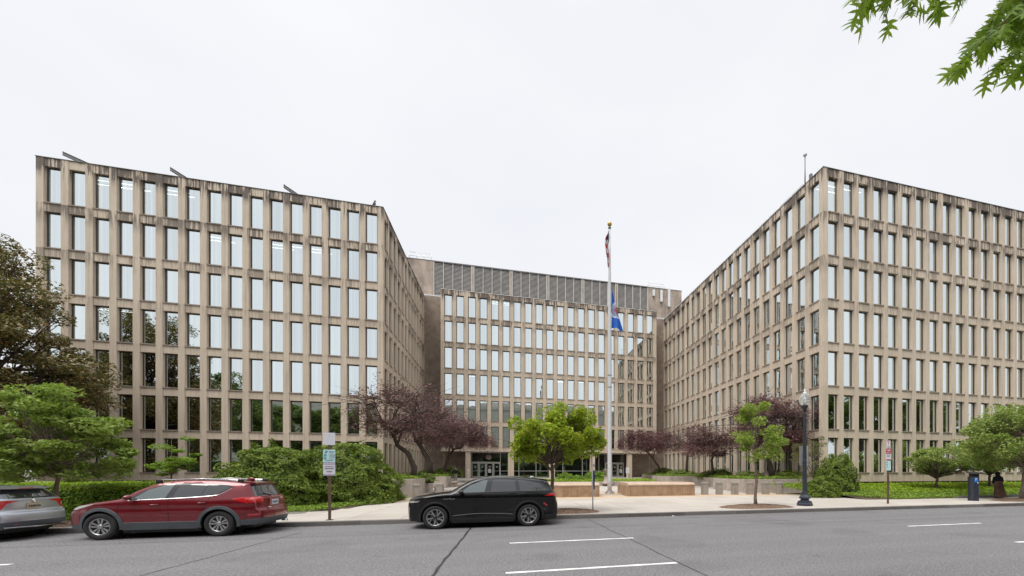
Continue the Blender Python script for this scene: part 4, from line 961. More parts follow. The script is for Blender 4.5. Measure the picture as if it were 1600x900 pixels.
# magnolia with a huge dark crown at the left edge
make_tree('magnolia_tree', 'huge dark magnolia with brownish leaves in front of the left wing corner', 'tree', (-34.2, 33.0, .4), 17, 5.5, .42, (.2, 0, 8.1, 6.3, 4.6, 8.5), 185, 400, .24, LF_MAGN, M_BARKD, 'magnolias by the left wing', flat=.6, seed=31, crsize=.20, up=.3, aspect=.45, shape=lambda g: math.hypot(g.x, g.y) < 1.02 - .62 * max(0, g.z) - .15 * max(0, -g.z - .3))
# purple leaved plum trees, gnarled
def plum(label, x, y, z, trunk, crown, clumps, nleaf, mat, seed, lsize=.15, crs=.36, group='purple leaved trees in the planters', tr=.2):
    """gnarled trunk given as points; big limbs end in flat layers of leaves"""
    rs = random.Random(seed); t = thing('purple_tree', label, 'tree', (x, y, z), 0, group)
    mb = MB(); n = len(trunk); mb.tube([Vector(p) for p in trunk], [tr * (1.25 - .62 * i / (n - 1)) for i in range(n)], 9); mb.build('trunk', M_BARKD, t)
    cx, cy, cz, rx, ry, rz = crown; lm = MB(); P = []
    limbs = []
    for k in range(6):
        a = k / 6 * 6.283 + rs.uniform(-.3, .3); e = Vector((cx + math.cos(a) * rx * .55, cy + math.sin(a) * ry * .55, cz + rs.uniform(-.2, .5) * rz))
        s0 = Vector(trunk[rs.choice([-1, -1, -2])]); pts = [s0]
        for q in (.25, .5, .75, 1): pts.append(s0.lerp(e, q) + Vector((rs.uniform(-1, 1), rs.uniform(-1, 1), rs.uniform(-.5, .8))) * (e - s0).length * .13 * (q < 1))
        lm.tube(pts, [tr * .55, tr * .45, tr * .36, tr * .27, tr * .16], 6, caps=False); limbs.append(pts)
    for k in range(clumps):
        g = Vector((rs.gauss(0, 1), rs.gauss(0, 1), rs.gauss(0, 1))).normalized() * rs.uniform(.2, 1) ** .5
        if g.z < -.6: g.z = -.6 * rs.random()
        c = Vector((cx + g.x * rx, cy + g.y * ry, cz + g.z * rz)); cr = crs * rx * rs.uniform(.6, 1.2)
        P.append(clump_pts(c, (cr, cr, cr * .5), int(nleaf * rs.uniform(.6, 1.3)), .1))
        best = min((p for l_ in limbs for p in l_[1:]), key=lambda p: (p - c).length)
        mid = best.lerp(c, .5) + Vector((rs.uniform(-.2, .2), rs.uniform(-.2, .2), rs.uniform(-.1, .3)))
        lm.tube([best, mid, c], [tr * .2, tr * .13, tr * .05], 4, caps=False)
        for q in range(5):
            e = c + Vector((rs.gauss(0, 1) * cr * .8, rs.gauss(0, 1) * cr * .8, rs.gauss(0, .35) * cr)); lm.tube([mid, mid.lerp(e, .6) + Vector((0, 0, .08)), e], [tr * .1, tr * .07, tr * .03], 3, caps=False)
    lm.build('limbs', M_BARKD, t)
    link('crown', leaf_mesh('plum_crown', np.concatenate(P), lsize, mat, up=.9, aspect=.6), t)
plum('sparse purple tree with a twisted forked trunk in the front left planter', at(646, 30), 30, 1.3, [(0, 0, 0), (.05, 0, .9), (-.35, 0, 1.9), (-1.1, .1, 2.5), (-1.35, 0, 3.2)], (-.6, 0, 4.6, 3.5, 2.6, 2.6), 78, 75, LF_PLUM, 41, lsize=.16)
plum('dark twisted purple tree in the second left planter before the pierced screen', at(672, 38), 38, 1.4, [(0, 0, 0), (0, 0, 1.2), (-.5, 0, 2.2), (-.9, 0, 3.0), (-1.3, 0, 3.4)], (.3, 0, 4.8, 3.3, 2.5, 2.4), 66, 120, LF_PLUM, 42, lsize=.16, tr=.24)
plum('broad plum coloured tree left of the entrance doors', at(694, 45), 45, 1.5, [(0, 0, 0), (.15, 0, 1.0), (.5, 0, 2.0), (1.0, 0, 2.9)], (1.8, 0, 4.4, 4.1, 2.6, 2.0), 66, 160, LF_PLUM, 43, lsize=.20)
plum('leaning purple tree right of the entrance by the pierced screen', at(1034, 47.5), 47.5, 1.45, [(0, 0, 0), (-.5, 0, 1.2), (-1.3, 0, 2.3), (-2.1, 0, 3.1)], (-2.2, 0, 4.4, 4.6, 2.4, 1.8), 70, 130, LF_PLUMD, 44, lsize=.19, tr=.16)
plum('nearly bare purple tree with an open fork in the third right planter', at(1073, 41), 41, 1.35, [(0, 0, 0), (0, 0, 1.3), (.1, 0, 2.4), (.5, 0, 3.6), (.9, 0, 4.6)], (-.3, 0, 4.2, 3.4, 2.2, 2.1), 44, 55, LF_PLUMD, 45, lsize=.16, tr=.15)
plum('rounded burgundy tree behind the slim street tree on its left', at(1112, 34.8), 34.8, 1.25, [(0, 0, 0), (.1, 0, .9), (0, 0, 1.8), (.2, 0, 2.6)], (-.3, 0, 3.5, 3.3, 2.0, 1.8), 58, 180, LF_PLUM, 46, lsize=.18, tr=.15)
plum('tall dark burgundy tree filling the corner of the right wing', at(1207, 28.8), 28.8, 1.2, [(0, 0, 0), (-.15, 0, .8), (-.3, .1, 1.7), (-.2, 0, 2.6)], (-.2, 0, 4.6, 3.9, 2.4, 2.9), 95, 190, LF_PLUM, 47, lsize=.18, tr=.26)
# wispy yew like growth at the corner
make_tree('wispy_shrub', 'wispy olive shrub with thin upright stems behind the street lamp', 'shrub', (at(1272, 23.4), 23.4, .3), 5, 1.1, .05, (0, 0, 2.5, 1.7, 1.0, 2.2), 44, 90, .13, LF_WISP, M_BARK, None, flat=.6, seed=14, crsize=.25, up=.1, aspect=.3)
mound('shrub', 'dense rounded green shrub by the right wing corner, right of the lamp', 'shrub', (at(1306, 21.8), 21.8, .25), (1.55, 1.2, 2.75), 11500, .12, LF_BUSH, 'dense mounded shrubs', seed=51, flat_up=.5)
mound('shrub', 'lower wide green shrub tucked between the lamp and the rounded shrub', 'shrub', (at(1283, 21.2), 21.2, .22), (1.2, 1.0, 1.15), 5200, .12, LF_BUSH, 'dense mounded shrubs', seed=52, flat_up=.5)
# the great evergreen mounds left of the path
mound('evergreen_mound', 'left half of the great dark green shrub mound behind the red car', 'shrub', (-10.8, 21.2, .2), (2.15, 2.5, 2.85), 24000, .14, LF_BUSH, 'great evergreen mounds', seed=61, rough=.09, layers=16)
mound('evergreen_mound', 'right half of the great shrub mound behind the parking sign post', 'shrub', (-8.6, 23.6, .2), (2.65, 3.0, 3.25), 27000, .14, LF_BUSH, 'great evergreen mounds', seed=62, rough=.09, layers=16)
for k, (px, y, z, r, lb) in enumerate(((655, 31, 1.3, (1.2, .8, .55), 'low green shrub at the foot of the twisted purple tree'), (675, 39, 1.4, (1.8, 1.0, .7), 'green shrub round the dark trunk in the second left planter'), (700, 47, 1.5, (1.6, 1.0, 1.0), 'green shrub at the pierced screen left of the doors'),
        (1037, 48, 1.45, (1.6, .9, 1.1), 'dark green shrub at the foot of the leaning purple tree'), (1065, 41.5, 1.35, (2.0, 1.0, .9), 'olive green shrub in the third right planter'), (1120, 35.5, 1.25, (2.0, 1.2, 1.05), 'wide dark green shrub in the second right planter'), (1170, 29.5, 1.2, (1.4, 1.0, .8), 'dark green shrub in the front right planter left of the big trunk'), (1232, 28.0, 1.2, (1.5, 1.0, .8), 'dark green shrub in the front right planter right of the big trunk'))):
    mound('planter_shrub', lb, 'shrub', (at(px, y), y, z - .1), r, 2600, .15, LF_BUSH if k % 2 else LF_MID, 'shrubs in the planters', seed=70 + k, flat_up=.5)
# clipped hedge behind the parked cars
def hedge(label, x0, x1, y0, y1, z1, n):
    t = thing('clipped_hedge', label, 'hedge', ((x0 + x1) / 2, (y0 + y1) / 2, .15)); W, D, H_ = (x1 - x0) / 2, (y1 - y0) / 2, z1 - .15
    mb = MB(); mb.box(-W + .1, W - .1, -D + .12, D - .12, 0, H_ - .12); mb.build('shade_core', MATS['hedge_shade'], t)  # solid box coloured dark as the shade within the hedge
    f = RNG.random(n); u = RNG.uniform(-W, W, n); wob = np.array([noise.noise(Vector((a * 1.3, 3, 1))) for a in u]) * .07
    front = f < .62; P = np.empty((n, 3)); N = np.zeros((n, 3))
    P[:, 0] = u; P[front, 1] = -D + RNG.normal(0, .035, front.sum()) + wob[front]; P[front, 2] = RNG.uniform(0.02, H_, front.sum()); N[front, 1] = -1
    b = ~front; P[b, 1] = RNG.uniform(-D, D, b.sum()); P[b, 2] = H_ + RNG.normal(0, .035, b.sum()) + wob[b]; N[b, 2] = 1
    low = P[:, 2] < H_ - .17 - RNG.uniform(0, .18, n)
    link('leaves', leaf_mesh('hedge_leaves', P[low], .085, LF_HEDGE, up=.3, nrm=N[low]), t)
    link('young_growth', leaf_mesh('hedge_top', P[~low], .085, LF_HEDGEB, up=.5, nrm=N[~low]), t)
hedge('long clipped hedge with lime green top behind the silver and red cars', -30, -11.6, 17.3, 18.9, 1.40, 42000)
# ground cover by region
def cover(name, label, poly, z0, z1, dens, size, mat, gy=None):
    xs = [p[0] for p in poly]; ys = [p[1] for p in poly]; A = (max(xs) - min(xs)) * (max(ys) - min(ys)); n = int(A * dens)
    x = RNG.uniform(min(xs), max(xs), n); y = RNG.uniform(min(ys), max(ys), n); ins = np.zeros(n, bool); j = len(poly) - 1
    for i in range(len(poly)):
        xi, yi = poly[i]; xj, yj = poly[j]; c = ((yi > y) != (yj > y)) & (x < (xj - xi) * (y - yi) / (yj - yi + 1e-9) + xi); ins ^= c; j = i
    x, y = x[ins], y[ins]; base = gy(x, y) if gy else np.full(len(x), .16)
    hh = .5 + .5 * np.array([noise.noise(Vector((a * .9, b * .9, 2))) for a, b in zip(x, y)])
    P = np.stack([x, y, base + z0 + (z1 - z0) * RNG.uniform(.2, 1, len(x)) * (.55 + .5 * hh)], 1)
    return tag(link(name, leaf_mesh(name, P, size, mat, up=.35, aspect=.5)), label, 'ground cover', None, 'stuff')
cover('ground_cover', 'green grass like ground cover in front of the great shrub mound', [(-9.6, 17.4), (-8.0, 18.3), (-7.0, 20.5), (-6.5, 23.3), (-6.1, 26.4), (-7.4, 26.4), (-9.5, 22), (-10.5, 18.5)], 0, .22, 330, .13, LF_GRASS)
gyr = lambda x, y: .16 + np.clip((y - 18.4) / 7.2, 0, 1) * .62
cover('ground_cover', 'darker front band of ground cover along the right sidewalk', [(20.3, 22.2), (21.6, 19.6), (23.4, 18.2), (60, 18.2), (60, 20.6), (27, 20.6), (21.5, 24.2), (20.2, 25.4)], 0, .22, 260, .13, LF_GRASS, gyr)
cover('ground_cover', 'lime green ground cover below the right wing windows', [(21.5, 24.0), (27, 20.4), (60, 20.4), (60, 25.5), (25, 25.5), (20.4, 26.2)], 0, .24, 220, .15, LF_LIME, gyr)
mb = MB(); mb.cbox(28.3, 60, 18.1, 18.26, .1, .30, .02); tag(mb.build('garden_edging', M_KERB), 'low stone edging between the right sidewalk and the ground cover', 'edging')

# ================================================================== THE OTHER SIDE OF THE STREET (seen in the glass)
far_src = make_tree('plane_tree', 'tall street tree across the road, mirrored in the lobby windows', 'tree', (3, -14, 0), 13, 4, .25, (0, 0, 8.0, 4.6, 4.2, 4.6), 46, 330, .34, LF_FAR, M_BARK, 'trees across the road behind the camera', flat=.7, seed=91, crsize=.27)
def copy_tree(o, loc, sc, rz, label):
    c = o.copy(); C.objects.link(c); c.location = loc; c.scale = (sc[0], sc[0], sc[1]); c.rotation_euler = (0, 0, rz); c['label'] = label
    for ch in list(o.children):
        d = ch.copy(); C.objects.link(d); d.parent = c
    return c
wh = ['far left', 'left', 'near left', 'left of centre', 'right of centre', 'near right', 'right', 'far right', 'outer right', 'outer left', 'end', 'last']
far_spots = [(-70, 20, 1.3, 1.35), (-58, 19, 1.3, 1.3), (-47, 20, 1.25, 1.3), (-36, 19, 1.15, 1.2)] + [(x, -13 - (k % 2) * 3, 1.25, 1.3) for k, x in enumerate(range(-58, -14, 7))] + [(x, -13 - (k % 2) * 3, 1.1, 1.0) for k, x in enumerate((-12, -5, 10, 17, 24, 31))] + [(x, -10 - (k % 2) * 3, 1.35, 1.5) for k, x in enumerate(range(38, 100, 8))]
for i, (x, y, s1, s2) in enumerate(far_spots):
    if y > 0: lb = 'tall dark tree on the left sidewalk outside the frame, mirrored in the left wing glass'
    else: lb = 'tree across the road, mirrored in the lower windows'
    ORD = ['first', 'second', 'third', 'fourth', 'fifth', 'sixth', 'seventh', 'eighth', 'ninth', 'tenth', 'eleventh', 'twelfth', 'thirteenth', 'fourteenth', 'fifteenth', 'sixteenth', 'seventeenth', 'eighteenth', 'nineteenth', 'twentieth', 'twenty-first', 'twenty-second']
    kk = i if y > 0 else (i - 4 if x < 3 else i - 3)
    lb = ('tall tree outside the frame, %s from the far end of the left sidewalk' if y > 0 else 'tree across the road, %s from the left in its row') % ORD[min(kk, 21)]
    copy_tree(far_src, (x, y, 0), (s1, s2), i * 1.3, lb)['group'] = 'trees beyond the left edge' if y > 0 else 'trees across the road behind the camera'
far_src['label'] = 'tree across the road, tenth from the left in its row, opposite the lobby'
for x0, x1 in ((-100, -10), (-9.5, 34), (34.5, 110)):
    t = thing('shrubbery', 'long dense shrubbery across the road, mirrored in the lowest windows', 'shrub', ((x0 + x1) / 2, -21, 0), 0, 'shrubberies across the road')
    n = int((x1 - x0) * 110); P = np.stack([RNG.uniform(-(x1 - x0) / 2, (x1 - x0) / 2, n), RNG.normal(0, .9, n), RNG.uniform(0, 1, n) ** .8 * 5], 1)
    link('leaves', leaf_mesh('shrubbery', P, .42, LF_FAR), t)
    mb = MB(); mb.box(-(x1 - x0) / 2, (x1 - x0) / 2, -.5, .3, 0, 4.2); mb.build('shade_core', MATS['hedge_shade'], t)  # plain box, dark colour in place of the shrubbery's inner shade
B2 = thing('stone_office_block', 'long pale stone block across the road, mirrored in the centre windows', 'building', (0, -42, 0))
mb = MB(); mb.box(-30, 75, -18, 0, 0, 27); mb.box(-95, -30, -18, -1, 0, 23); mb.box(-30, 75.3, -.0, .5, 20.5, 21.3); mb.box(-30.2, 75.2, 0, .35, 26.2, 27.4); mb.box(-10, 40, -17, -3, 27, 29.5); mb.build('wall', simple('limestone', (.42, .40, .36), .85, var=.1, scale=.5), B2)
mb = MB()
for r in range(6):
    for i in range(44):
        x = -73 + i * 3.35
        if x < -31 and r == 5: continue; mb.add([(x, .03, 2 + r * 4.1), (x, .03, 4.6 + r * 4.1), (x + 1.5, .03, 4.6 + r * 4.1), (x + 1.5, .03, 2 + r * 4.1)], [(0, 1, 2, 3)]) if x > -31 else mb.add([(x, -.97, 2 + r * 4.1), (x, -.97, 4.6 + r * 4.1), (x + 1.5, -.97, 4.6 + r * 4.1), (x + 1.5, -.97, 2 + r * 4.1)], [(0, 1, 2, 3)])
mb.build('window', simple('block_glass', (.03, .05, .06), .1, 0, var=.2), B2, kind='stuff')

# overhanging pin oak branches, top right: lobed leaves on drooping twigs
OAK = thing('pin_oak', 'overhanging branches of pin oak leaves in the top right corner', 'tree', (5.2, -.8, .15))
mb = MB(); mb.tube([(0, 0, -.1), (.05, 0, 2.5), (0, .05, 5), (-.1, .1, 7.5), (-.2, .3, 9)], [.26, .21, .18, .15, .09], 10); mb.build('trunk', M_BARKG, OAK)
def lobed():
    half = [(0, .0), (.05, .10), (.20, .12), (.36, .17), (.24, .24), (.14, .28), (.10, .34), (.28, .40), (.42, .44), (.62, .60), (.40, .56), (.22, .54), (.09, .58), (.12, .64), (.30, .74), (.48, .94), (.30, .88), (.22, .86), (.20, .84), (.10, .80), (.08, .86), (.08, 1.0), (0, 1.25)]
    return half
HALF = lobed(); LB = MB()
def lobed_leaf(p, d, n, s):
    d = Vector(d).normalized(); n = Vector(n); n = (n - d * n.dot(d)).normalized(); sdv = d.cross(n)
    for sg in (-1, 1):
        o = len(LB.v); m_ = len(HALF)
        for x, y in HALF:
            q = Vector(p) + d * (y * s) + sdv * (sg * x * s * .95) + n * (-.25 * x * s - .10 * y * y * s); LB.v.append(tuple(q))
        for i in range(1, m_ - 1):
            # fan from points on the midrib keeps the lobes open
            pass
        mid = [Vector(p) + d * (t_ * s) - n * (.10 * t_ * t_ * s) for t_ in (.1, .38, .62, .88)]
        mo = len(LB.v)
        for q in mid: LB.v.append(tuple(q))
        seg = [(1, 6, 0), (6, 13, 1), (13, 20, 2), (20, 22, 3)]
        for a, b, k in seg:
            for i in range(a, b):
                f = [mo + k, o + i, o + i + 1]; LB.f.append(f if sg > 0 else f[::-1]); LB.m.append(0); LB.sm.append(True)
        for k in range(3):
            j = (6, 13, 20)[k]; f = [mo + k, o + j, mo + k + 1]; LB.f.append(f if sg > 0 else f[::-1]); LB.m.append(0); LB.sm.append(True)
    LB.v.append(tuple(Vector(p) - d * s * .45)); 
rs = random.Random(77); TW = MB()
def cam2w(px, py, Z):
    X = (px - 930) * Z / 588; return Vector((math.cos(YAW) * X + math.sin(YAW) * Z, -math.sin(YAW) * X + math.cos(YAW) * Z, EYE + (738 - py) * Z / 588))
Ob = Vector(OAK.location)
twigs = [((1420, -160, 2.9), (1345, 12, 2.7)), ((1450, -150, 3.0), (1385, 25, 2.8)), ((1480, -140, 3.0), (1425, 14, 2.9)), ((1500, -140, 3.1), (1462, 8, 3.0)), ((1520, -150, 3.1), (1508, -5, 3.0)), ((1390, -140, 2.8), (1365, 0, 2.8)),
         ((1660, -60, 2.9), (1545, 40, 2.9)), ((1660, -20, 2.9), (1525, 75, 2.8)), ((1680, 0, 3.0), (1500, 100, 2.9)), ((1680, 30, 3.0), (1560, 105, 2.9)), ((1690, -10, 3.1), (1590, 60, 3.0)), ((1690, 40, 2.8), (1600, 100, 2.8)), ((1640, -80, 3.0), (1570, 5, 3.0)), ((1700, 10, 3.2), (1535, 55, 3.2))]
for a, b in twigs:
    A = cam2w(*a) - Ob; Bp = cam2w(*b) - Ob; sag = (A + Bp) / 2 + Vector((0, 0, .08)); TW.tube([A, A.lerp(sag, .5) + Vector((0, 0, .02)), sag, Bp], [.012, .009, .006, .003], 5)
    hub = Vector((-.1, .1, 7.3)); TW.tube([hub, hub.lerp(A, .5) + Vector((0, 0, .5)), A], [.06, .03, .012], 6)
    n_ = 26
    for i in range(n_):
        f = .25 + .75 * i / (n_ - 1); q = (A.lerp(sag, f * 2) if f < .5 else sag.lerp(Bp, f * 2 - 1)) + Vector((rs.gauss(0, .018), rs.gauss(0, .025), rs.gauss(0, .015)))
        dirv = (Bp - A).normalized() * .5 + Vector((rs.uniform(-.9, .7), rs.uniform(-.6, .6), rs.uniform(-1.1, -.1)))
        lobed_leaf(q, dirv, Vector((rs.uniform(-.8, .8), -.9 + rs.uniform(-.5, .5), rs.uniform(0, 1.1))), rs.uniform(.11, .16))
        TW.tube([q, q - dirv.normalized() * .05], [.0015, .0015], 3)
TW.build('branches', M_BARK, OAK); 
lm_ = leaf('pin_oak_leaf', [(.10, .19, .02), (.17, .31, .02), (.28, .42, .03), (.12, .23, .02)], .5)
LB.build('leaves', lm_, OAK)
P = [clump_pts((RNG.uniform(-3, 3), RNG.uniform(-3.5, 1.0), RNG.uniform(8.5, 12)), (1, 1, .6), 160) for _ in range(26)]
link('upper_crown', leaf_mesh('oak_upper', np.concatenate(P), .17, lm_), OAK)

# ================================================================== CARS
def carpaint(name, base, metal, flake=.1, rough=.28, dirt=.12):
    m, t, b = new_mat(name); p = pos(t)
    c = mixc(t, maprange(t, noise_t(t, p, 420, 1), .35, .7, 0, flake), base, tuple(min(1, x * 1.5) for x in base))
    z = nd(t, 'ShaderNodeSeparateXYZ', {0: p}).outputs[2]
    d = mathn(t, 'MULTIPLY', maprange(t, z, .7, .25, 0, 1), mathn(t, 'MULTIPLY', maprange(t, noise_t(t, p, 7, 5), .35, .75), dirt))
    c = mixc(t, d, c, (.25, .22, .2)); t.links.new(c, b.inputs['Base Color'])
    b.inputs['Metallic'].default_value = metal; b.inputs['Roughness'].default_value = rough
    b.inputs['Coat Weight'].default_value = 1; b.inputs['Coat Roughness'].default_value = .03; b.inputs['Coat IOR'].default_value = 1.38 if base[0] < .01 else 1.5; b.inputs['Specular IOR Level'].default_value = .2 if base[0] < .01 else .5
    bump(t, b, noise_t(t, p, 2.2, 2), .05, .02); return m
P_RED = carpaint('red_car_paint', (.16, .002, .009), .3, .06); P_BLK = carpaint('black_car_paint', (.003, .003, .004), .0, .0, .2, .02); P_SIL = carpaint('silver_car_paint', (.40, .42, .455), .55, .15, .3)
def glassm(name, col, rough=.02, metal=0.0, spec=.5):
    m, t, b = new_mat(name); b.inputs['Base Color'].default_value = rgb(col); b.inputs['Roughness'].default_value = rough; b.inputs['Metallic'].default_value = metal; b.inputs['Specular IOR Level'].default_value = spec
    b.inputs['Coat Weight'].default_value = 1; b.inputs['Coat IOR'].default_value = 1.7; b.inputs['Coat Roughness'].default_value = .02; return m
G_DARK = glassm('tinted_car_glass', (.02, .022, .025)); G_LIGHT = glassm('clear_car_glass', (.10, .125, .125)); 
K_CLAD = simple('grey_cladding', (.075, .085, .095), .6, var=.15, scale=3); K_BLK = simple('black_plastic', (.012, .012, .013), .5, var=.2); K_TYRE = simple('tyre_rubber', (.022, .022, .023), .85, var=.3, scale=5, bumpv=.2)
K_ALLOY = simple('alloy_rim', (.50, .50, .51), .28, .85, var=.06); K_ALLOYD = simple('dark_alloy', (.05, .05, .052), .4, .6); K_CHR = simple('chrome_trim', (.72, .72, .73), .15, 1, var=.02); K_GLOSS = simple('gloss_black', (.008, .008, .009), .15, coat=1)
K_RLAMP = glassm('red_lamp_lens', (.50, .010, .015), .1); K_CLAMP = glassm('clear_lamp_lens', (.42, .40, .38), .12); K_PLATE = simple('plate_white', (.55, .56, .55), .5); K_SEAM = simple('panel_gap', (.004, .004, .004), .8)
def catmull(pts, n):
    out = []; m = len(pts)
    for i in range(m - 1):
        p0 = pts[max(i - 1, 0)]; p1 = pts[i]; p2 = pts[i + 1]; p3 = pts[min(i + 2, m - 1)]
        for k in range(n):
            t = k / n; out.append(tuple(.5 * ((2 * b) + (c - a) * t + (2 * a - 5 * b + 4 * c - d) * t * t + (-a + 3 * b - 3 * c + d) * t ** 3) for a, b, c, d in zip(p0, p1, p2, p3)))
    out.append(tuple(pts[-1])); return out
def interp(x, tab):
    if x <= tab[0][0]: return tab[0][1]
    for (a, b), (c, d) in zip(tab[:-1], tab[1:]):
        if x <= c:
            t = (x - a) / (c - a); t = t * t * (3 - 2 * t) if False else t; return b + (d - b) * t
    return tab[-1][1]
def cut(bm, poly, ax, flt):
    """cut faces along the outline of poly (2D polygon extruded along ax: 'y' side view (x,z), 'x' end view (y,z))"""
    u, v = (0, 2) if ax == 'y' else (1, 2)
    x0, x1 = min(p[0] for p in poly), max(p[0] for p in poly); z0, z1 = min(p[1] for p in poly), max(p[1] for p in poly)
    for (a, b) in zip(poly, poly[1:] + poly[:1]):
        fs = []
        for f in bm.faces:
            if not flt(f.calc_center_median()): continue
            cu = [q.co[u] for q in f.verts]; cv = [q.co[v] for q in f.verts]
            if max(cu) < x0 or min(cu) > x1 or max(cv) < z0 or min(cv) > z1: continue
            fs.append(f)
        if not fs: continue
        no = [0, 0, 0]; no[u] = -(b[1] - a[1]); no[v] = b[0] - a[0]; co = [0, 0, 0]; co[u] = a[0]; co[v] = a[1]
        ge = list(set(fs) | {e for f in fs for e in f.edges} | {q for f in fs for q in f.verts})
        bmesh.ops.bisect_plane(bm, geom=ge, dist=1e-5, plane_co=co, plane_no=no)
def inside(x, y, poly):
    c = False; j = len(poly) - 1
    for i in range(len(poly)):
        xi, yi = poly[i]; xj, yj = poly[j]
        if (yi > y) != (yj > y) and x < (xj - xi) * (y - yi) / (yj - yi) + xi: c = not c
        j = i
    return c
def make_car(S, label, loc, group):
    t = thing('parked_car', label, 'car', loc, 0, group)
    L_, W = S['L'], S['W'] / 2; prof = catmull([c + e for c, e in S['knots']], 6)   # (cu,cz,eu,ez)
    qs = [0, .2, .4, .58, .72, .83, .91, .965, 1.0]; NS = 20; zl = S['zlow']
    last = -1; cols = []
    for (cu, cz, eu, ez) in prof:
        eu = max(eu, last + .004); last = eu
        By = interp(eu, S['plan']) * W; ye = By * interp(ez, S['sect']); col = []
        for q in qs:
            n = 2.6; f = 1 - (1 - q ** n) ** (1 / n); col.append((cu + (eu - cu) * f, ye * q, cz + (ez - cz) * f))
        for k in range(1, NS + 1):
            z = ez + (zl - ez) * (k / NS); col.append((eu, By * interp(z, S['sect']), z))
        cols.append(col)
    bm = bmesh.new(); rows = len(cols[0]); grid = {}
    for i, col in enumerate(cols):
        for j, (x, y, z) in enumerate(col):
            for s_ in (1, -1):
                if j == 0 and s_ == -1: grid[i, j, -1] = grid[i, j, 1]; continue
                grid[i, j, s_] = bm.verts.new((x, y * s_, z))
    for i in range(len(cols) - 1):
        for j in range(rows - 1):
            for s_ in (1, -1):
                q = [grid[i, j, s_], grid[i + 1, j, s_], grid[i + 1, j + 1, s_], grid[i, j + 1, s_]]
                if s_ == -1: q = q[::-1]
                try: bm.faces.new(q[::-1])
                except ValueError: pass
    # floor
    try:
        lo = [grid[i, rows - 1, 1] for i in range(len(cols))] + [grid[i, rows - 1, -1] for i in range(len(cols) - 1, -1, -1)]
        bm.faces.new(lo)
    except Exception: pass
    names = ['body']; mats = [S['paint']]
    def region(name, mat, poly, ax, flt, test=None):
        cut(bm, poly, ax, flt); names.append(name); mats.append(mat); k = len(names) - 1; u = 0 if ax == 'y' else 1
        for f in bm.faces:
            c = f.calc_center_median()
            if flt(c) and inside(c[u], c.z, poly): f.material_index = k
        return k
    side = lambda c: abs(c.y) > W * .45 and c.z > .2
    # wheel arches: cut open
    for wx in (S['fw'], S['rw']):
        ra = S['arch']; poly = [(wx + ra * math.cos(a), S['wr'] + ra * math.sin(a)) for a in [R(x) for x in range(0, 360, 20)]]
        cut(bm, poly, 'y', lambda c: abs(c.y) > W * .4 and c.z < 1.1 and abs(c.x - wx) < .8)
        dl = [f for f in bm.faces if abs(f.calc_center_median().y) > W * .4 and len(f.verts) < 20 and inside(f.calc_center_median().x, f.calc_center_median().z, poly)]
        bmesh.ops.delete(bm, geom=dl, context='FACES')
    for nm, mt, poly, ax, cond in S['regions']:
        region(nm, mt, poly, ax, cond)
    bm.normal_update()
    bmesh.ops.recalc_face_normals(bm, faces=bm.faces)
    # separate
    for k, nm in enumerate(names):
        b2 = bm.copy(); dl = [f for f in b2.faces if f.material_index != k]; bmesh.ops.delete(b2, geom=dl, context='FACES')
        if not b2.faces: b2.free(); continue
        # pieces on both flanks are two parts
        halves = [None] if k == 0 or not nm.endswith('*') else [1, -1]
        for h in halves:
            b3 = b2.copy() if h else b2
            if h: bmesh.ops.delete(b3, geom=[f for f in b3.faces if f.calc_center_median().y * h < 0], context='FACES')
            for f in b3.faces: f.smooth = len(f.verts) < 12; f.material_index = 0
            if not b3.faces: continue
            me = bpy.data.meshes.new(nm.strip('*')); b3.to_mesh(me); me.materials.append(mats[k]); link(nm.strip('*'), me, t)
            if h: b3.free()
        b2.free()
    bm.free()
    yside = lambda x, z: interp(x, S['plan']) * W * interp(z, S['sect'])
    # underbody and inner arches, dark
    mb = MB(); mb.box(S['fw'] + S['arch'] + .02, S['rw'] - S['arch'] - .02, -W * .9, W * .9, .17, zl + .06); mb.box(.35, L_ - .35, -W * .62, W * .62, .2, .62); mb.build('underbody', K_BLK, t)
    for wx in (S['fw'], S['rw']):
        for s_ in (1, -1):
            ra = S['arch'] + .012; mb = MB(); n = 14; vs = []; 
            for k in range(n + 1):
                a = R(-18) + R(216) * k / n; x, z = wx + ra * math.cos(a), S['wr'] + ra * math.sin(a); vs += [(x, s_ * (yside(x, z) - .012), z), (x, s_ * W * .55, z)]
            mb.add(vs, [(2 * k, 2 * k + 1, 2 * k + 3, 2 * k + 2) for k in range(n)], 0, True); mb.build('wheel_well', K_BLK, t); mb = MB(); mb.add([(wx + ra * math.cos(R(20 * k)), s_ * W * .55, S['wr'] + ra * math.sin(R(20 * k))) for k in range(18)], [tuple(range(18))]); mb.build('inner_wheel_well', K_BLK, t)
            # cladding ring standing proud of the flank
            mb = MB(); vs = []; n = 26; wdt = S['ring']
            for k in range(n + 1):
                a = R(-16) + R(212) * k / n; r0, r1 = S['arch'] - .012, S['arch'] + wdt
                for r, o in ((r0, -.03), (r0, .022), (r1 - .012, .020), (r1, -.004)):
                    x, z = wx + r * math.cos(a), max(zl - .03, S['wr'] + r * math.sin(a)); vs.append((x, s_ * (yside(x, z) + o), z))
            for k in range(n):
                for j in range(3): mb.add([vs[4 * k + j], vs[4 * k + j + 1], vs[4 * k + 4 + j + 1], vs[4 * k + 4 + j]], [(0, 1, 2, 3)], 0, True)
            mb.build('arch_cladding', S['clad'], t)
            wheel(S, t, wx, s_)
